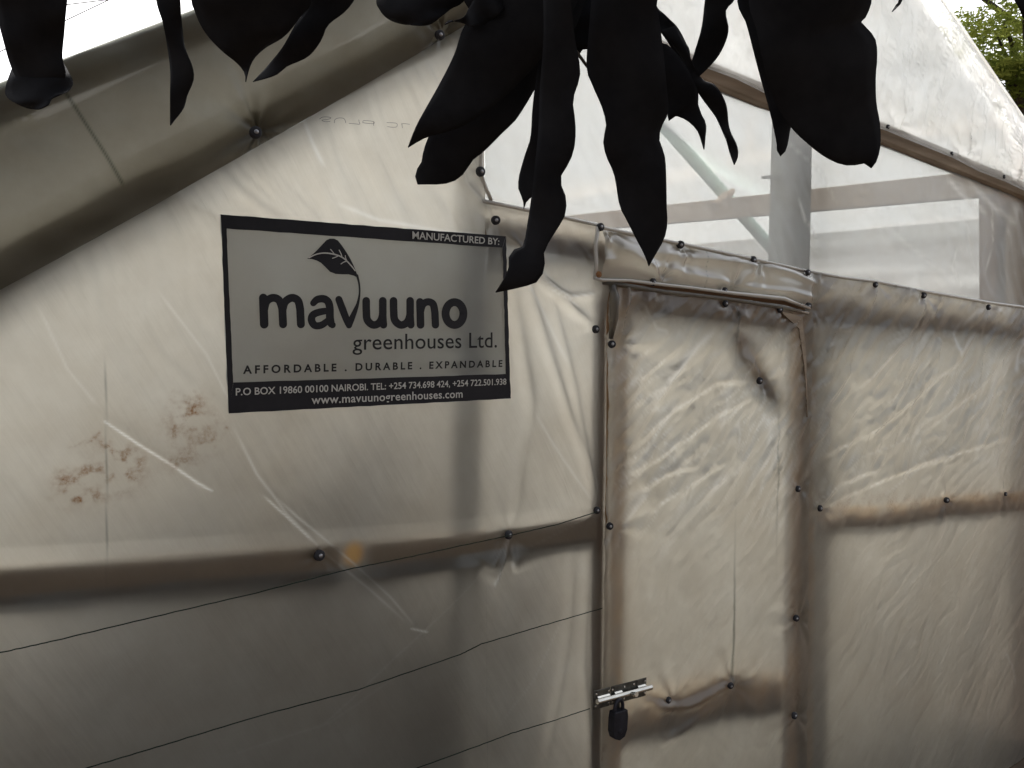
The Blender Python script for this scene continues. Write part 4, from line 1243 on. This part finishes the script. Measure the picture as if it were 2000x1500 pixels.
LEAVES = [
    # left, right, depth, tilt
    ([(-60, -120), (-20, -20), (3, 65), (20, 125), (38, 160), (62, 178)], [(150, -120), (133, -10), (126, 60), (122, 110), (128, 150), (100, 182)], 0.55, 0.05),
    ([(26, 128), (12, 168), (14, 190), (40, 206), (72, 214), (95, 205)], [(110, 100), (138, 148), (141, 168), (128, 181), (106, 184), (100, 196)], 0.57, -0.03),
    ([(300, -130), (304, -10), (318, 45), (327, 90), (333, 140), (332, 195), (333, 245)], [(345, -130), (352, -5), (356, 55), (361, 92), (376, 130), (378, 158), (366, 185), (358, 212), (333, 245)], 0.60, 0.04),
    ([(420, -160), (376, -20), (382, 25), (402, 65), (432, 98), (462, 122), (478, 142), (480, 160)], [(620, -160), (612, -10), (585, 35), (556, 70), (520, 92), (498, 112), (486, 136), (480, 160)], 0.58, 0.06),
    ([(640, -150), (604, 0), (577, 48), (552, 92), (522, 130), (494, 160)], [(760, -150), (692, 0), (642, 48), (628, 78), (602, 110), (562, 129), (538, 147), (494, 160)], 0.62, 0.05),
    ([(760, -120), (736, -10), (742, 20), (762, 39), (792, 48), (825, 50)], [(960, -120), (912, -8), (880, 18), (852, 40), (838, 48), (825, 50)], 0.60, -0.03),
    ([(1010, -170), (950, -20), (905, 55), (888, 105), (860, 162), (826, 222), (811, 250), (797, 288)], [(1180, -150), (1120, 20), (1060, 110), (985, 190), (915, 240), (870, 258), (832, 268), (797, 288)], 0.58, 0.05),
    ([(1030, -150), (985, 0), (930, 90), (870, 190), (842, 255), (828, 292), (823, 318), (811, 338), (816, 360)], [(1170, -130), (1130, 40), (1070, 130), (1032, 196), (1006, 236), (985, 256), (946, 295), (924, 312), (900, 345), (868, 359), (816, 360)], 0.62, 0.04),
    ([(960, -60), (920, 10), (905, 34), (888, 40), (876, 41), (869, 48)], [(1000, 0), (960, 40), (920, 52), (905, 45), (885, 42), (869, 48)], 0.57, 0.0),
    ([(1090, -60), (1068, 40), (1048, 150), (1040, 215), (1036, 268), (1026, 300), (1014, 345), (1013, 370), (1021, 388), (1023, 408)], [(1130, -60), (1110, 40), (1098, 150), (1090, 230), (1075, 300), (1060, 345), (1042, 380), (1034, 388), (1028, 395), (1023, 408)], 0.60, 0.04),
    ([(1060, -60), (1062, 60), (1055, 170), (1052, 250), (1045, 320), (1038, 385), (1030, 440), (1022, 480), (1005, 487), (993, 505), (992, 530), (968, 571)],
     [(1110, -60), (1122, 70), (1131, 120), (1132, 152), (1119, 196), (1124, 240), (1123, 282), (1113, 315), (1095, 345), (1097, 366), (1106, 390), (1102, 424), (1085, 452), (1063, 492), (1064, 518), (1055, 545), (1032, 557), (968, 571)], 0.55, 0.06),
    ([(1160, -60), (1150, 60), (1146, 132), (1158, 168), (1176, 210), (1184, 246), (1178, 272), (1183, 302), (1200, 342), (1210, 400), (1224, 430), (1244, 470), (1258, 496), (1267, 520)],
     [(1270, -60), (1290, 60), (1300, 150), (1305, 215), (1295, 240), (1287, 270), (1298, 304), (1301, 345), (1302, 400), (1303, 440), (1295, 470), (1278, 500), (1267, 520)], 0.57, 0.06),
    ([(1180, -60), (1220, 60), (1270, 150), (1298, 200), (1306, 236), (1312, 226), (1336, 232), (1356, 248), (1366, 264), (1375, 292)],
     [(1270, -60), (1262, 30), (1272, 78), (1304, 88), (1340, 130), (1364, 182), (1362, 198), (1369, 222), (1379, 246), (1375, 292)], 0.60, 0.04),
    ([(1290, 60), (1330, 110), (1362, 178), (1396, 226), (1416, 268), (1426, 300), (1434, 322)], [(1320, 50), (1366, 148), (1396, 166), (1418, 202), (1424, 250), (1440, 286), (1441, 306), (1434, 322)], 0.62, 0.03),
    ([(1400, -140), (1380, -20), (1371, 50), (1357, 100), (1346, 140), (1340, 172)], [(1470, -140), (1438, -10), (1418, 20), (1423, 58), (1411, 95), (1388, 128), (1340, 172)], 0.60, 0.05),
    ([(1210, -60), (1262, 10), (1270, 42), (1290, 62), (1312, 95), (1330, 130), (1352, 165)], [(1265, -60), (1280, 8), (1300, 30), (1322, 52), (1340, 85), (1348, 105), (1352, 165)], 0.63, 0.0),
    ([(1430, -160), (1440, 0), (1457, 45), (1478, 125), (1496, 190), (1510, 245), (1517, 280), (1518, 300), (1524, 305)], [(1560, -160), (1560, 0), (1560, 100), (1556, 180), (1548, 235), (1543, 252), (1538, 282), (1532, 298), (1524, 305)], 0.60, 0.03),
    ([(1480, -170), (1462, -10), (1478, 60), (1492, 130), (1512, 195), (1546, 250), (1580, 283), (1610, 306), (1640, 320), (1665, 323), (1686, 318), (1702, 328)],
     [(1740, -170), (1704, -20), (1701, 8), (1690, 34), (1681, 42), (1708, 74), (1713, 110), (1710, 150), (1711, 200), (1718, 240), (1719, 285), (1711, 318), (1702, 328)], 0.56, 0.06),
    ([(1770, -90), (1757, -5), (1750, 10), (1742, 23)], [(1800, -90), (1762, 0), (1752, 14), (1742, 23)], 0.60, 0.03),
    ([(1960, -140), (1975, -20), (1988, 12), (2002, 40), (2030, 75)], [(2080, -140), (2060, -20), (2050, 20), (2040, 50), (2030, 75)], 0.60, 0.03),
    # leaves that close up the dark cluster at the top
    ([(900, -60), (905, 0), (960, 60), (1040, 90), (1100, 98), (1140, 96)], [(1240, -60), (1230, -10), (1215, 40), (1190, 75), (1165, 92), (1140, 96)], 0.64, 0.0),
    ([(1010, -60), (1030, 40), (1062, 90), (1082, 118), (1092, 140), (1096, 160)], [(1200, -60), (1180, 40), (1150, 80), (1128, 112), (1120, 130), (1096, 160)], 0.65, 0.0),
    ([(1120, -60), (1130, 10), (1150, 62), (1160, 100), (1205, 128), (1240, 150)], [(1290, -60), (1284, 0), (1276, 50), (1272, 100), (1262, 140), (1240, 150)], 0.66, 0.0),
]
for i, (l, r, dp, tl) in enumerate(LEAVES):
    blade(l, r, dp, tl, 0.12 if i not in (1, 5) else 0.25, 0.004, i * 1.3)
# twigs, limbs and trunk
tw = MB()
def branch(pts, r0, r1, n=7):
    tw.tube(pts, [r0 + (r1 - r0) * i / (len(pts) - 1) for i in range(len(pts))], n)
nodes = [DEP(60, -125, 0.58), DEP(330, -140, 0.62), DEP(560, -165, 0.62), DEP(850, -130, 0.62), DEP(1100, -110, 0.64), DEP(1240, -95, 0.64), DEP(1450, -165, 0.62), DEP(1620, -180, 0.60), DEP(1790, -110, 0.62), DEP(2030, -150, 0.62)]
branch([DEP(-500, -330, 0.9), DEP(-200, -220, 0.72)] + nodes[:5], 0.020, 0.006)
branch([DEP(1800, -600, 0.9), DEP(1700, -300, 0.68), nodes[7], nodes[6], nodes[5], DEP(1150, -70, 0.64)], 0.016, 0.005)
branch([DEP(1800, -600, 0.9), DEP(1900, -280, 0.7), nodes[8], ], 0.012, 0.004)
branch([DEP(1900, -280, 0.7), nodes[9]], 0.008, 0.004)
branch([Vector((-1.5, -1.7, 2.2)), Vector((-1.1, -1.0, 2.7)), Vector((-0.75, -0.2, 2.6)), DEP(-500, -330, 0.9)], 0.05, 0.020)
branch([Vector((-1.5, -1.7, 2.4)), Vector((-0.6, -1.1, 3.2)), Vector((0.2, -0.4, 3.1)), DEP(1800, -600, 0.9)], 0.05, 0.016)
branch([DEP(1092, 84, 0.64), DEP(1125, 100, 0.62), DEP(1150, 134, 0.60)], 0.0014, 0.0010, 6)
tw.build('branches', M['bark'], tree, True)
tk = MB()
tk.tube([Vector((-1.5, -1.7, -0.05)), Vector((-1.52, -1.68, 0.5)), Vector((-1.45, -1.72, 1.4)), Vector((-1.5, -1.7, 2.5)), Vector((-1.3, -1.6, 3.4))], [0.24, 0.17, 0.15, 0.13, 0.06], 14)
tk.build('trunk', M['bark'], tree, True)
def crown():
    V, F = [], []
    cnt = 0
    while cnt < 5600:
        a, b, c_ = rng.normal(size=3)
        r = math.sqrt(a * a + b * b + c_ * c_)
        q = rng.random() ** (1 / 3.0)
        p = Vector((-0.1 + a / r * q * 3.3, -1.1 + b / r * q * 2.3, 3.35 + c_ / r * q * 1.25))
        if p.y > 0.85 or p.z < 1.9:
            continue
        d = p - EYE
        f = d.dot(FW)
        if f > -0.05:
            x, y = d.dot(RT) / max(f, 0.05), d.dot(UP) / max(f, 0.05)
            if abs(x) < 0.80 and -0.6 < y < 0.64:
                continue
        if d.length < 0.45:
            continue
        L, wd = rng.uniform(0.14, 0.24), rng.uniform(0.022, 0.036)
        t = Vector((rng.normal() * 0.6, rng.normal() * 0.6, -0.7 + rng.normal() * 0.4)).normalized()
        s = t.cross(Vector((rng.normal(), rng.normal(), rng.normal()))).normalized() * wd
        n = t.cross(s).normalized() * 0.012
        b0 = len(V)
        V += [p, p + t * L * .35 + s + n, p + t * L * .7 + s * .8 + n, p + t * L, p + t * L * .7 - s * .8 + n, p + t * L * .35 - s + n, p + t * L * .5]
        F += [(b0, b0 + 1, b0 + 6), (b0 + 1, b0 + 2, b0 + 6), (b0 + 2, b0 + 3, b0 + 6), (b0 + 3, b0 + 4, b0 + 6), (b0 + 4, b0 + 5, b0 + 6), (b0 + 5, b0, b0 + 6)]
        cnt += 1
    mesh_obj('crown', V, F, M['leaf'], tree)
crown()

# ------------------------------------------------------------------ trees beyond
def far_tree(label, base, h, layers, seed, group=None):
    r_ = random.Random(seed)
    t = thing('acacia_tree', label, 'tree', base, group)
    b = Vector(base)
    mb = MB()
    mb.tube([b, b + Vector((0.1, 0, h * .3)), b + Vector((-0.05, 0.05, h * .55)), b + Vector((0.15, 0, h * .9))], [0.16, 0.12, 0.09, 0.02], 9)
    V, F = [], []
    for (cx, cy, cz, rx, rz, cnt) in layers:
        c0 = b + Vector((cx, cy, cz))
        mb.tube([b + Vector((0, 0, max(cz - 1.1, h * .25))), c0 + Vector((-cx * .3, -cy * .3, -0.25)), c0], [0.05, 0.03, 0.012], 6)
        for k in range(cnt):
            a = r_.uniform(0, 6.283)
            q = math.sqrt(r_.random())
            p0 = c0 + Vector((rx * q * math.cos(a), rx * q * math.sin(a), rz * r_.gauss(0, 0.45) * (1.1 - 0.6 * q)))
            # one feathery spray: a few thin leaflets along a twig
            ang = r_.uniform(0, 6.283)
            tdir = Vector((math.cos(ang), math.sin(ang), r_.uniform(-.25, .3)))
            for m in range(6):
                p = p0 + tdir * (m * 0.045)
                s = Vector((r_.gauss(0, 1), r_.gauss(0, 1), r_.gauss(0, .5))).normalized() * r_.uniform(.03, .055)
                u_ = Vector((r_.gauss(0, 1), r_.gauss(0, 1), r_.gauss(0, 1))).normalized() * r_.uniform(.012, .022)
                i0 = len(V)
                V += [p - s, p + u_, p + s, p - u_]
                F.append((i0, i0 + 1, i0 + 2, i0 + 3))
    mb.build('trunk', M['bark'], t, True)
    mesh_obj('crown', V, F, M['acacia'], t)
    return t
g0 = AT(1990, 230, 6.4)
L1 = []
rr = random.Random(5)
for i in range(26):
    px, py = rr.uniform(1780, 2150), rr.uniform(-60, 560)
    q = AT(px, py, 6.4 + rr.uniform(-1.0, 1.4))
    L1.append((q.x - (g0.x + 0.3), q.y - 6.4, q.z, rr.uniform(0.5, 1.0), rr.uniform(0.10, 0.2), 200))
for py in (40, 70, 120, 145, 170, 200):
    q = AT(rr.uniform(1930, 1990), py, 6.4)
    L1.append((q.x - (g0.x + 0.3), q.y - 6.4, q.z, 0.75, 0.13, 240))
far_tree('feathery green tree standing beyond the roof edge in the upper corner', (g0.x + 0.3, 6.4, 0), 5.0, L1, 3)
g1 = AT(-20, 130, 11.0)
L2 = [(rr.uniform(-1.0, 0.35), rr.uniform(-.8, .8), g1.z + 0.12 + rr.uniform(-1.6, 0.12), rr.uniform(.4, .7), .2, 220) for i in range(9)]
far_tree('small green tree top peeping out behind the left roof slope', (g1.x - 0.2, 11.0, 0), 4.4, L2, 4)

# ------------------------------------------------------------------ overhead wires
for (a, b), lab in ((((130, 9), (205, 0)), 'upper of two thin wires against the white sky'), (((130, 39), (212, 0)), 'lower, steeper of two thin wires against the white sky')):
    A, B = DEP(a[0], a[1], 6.0), DEP(b[0], b[1], 6.0)
    mb = MB()
    d = (B - A)
    pts = [A - d * 18, A - d * 8, A, B, B + d * 8, B + d * 18]
    for q in (0, 5):
        pts[q] = pts[q] + Vector((0, 0, 0.15))
    mb.tube(pts, 0.0035, 6)
    tag(mb.build('overhead_wire', M['wire'], None, True), lab, 'wire', 'wires overhead')
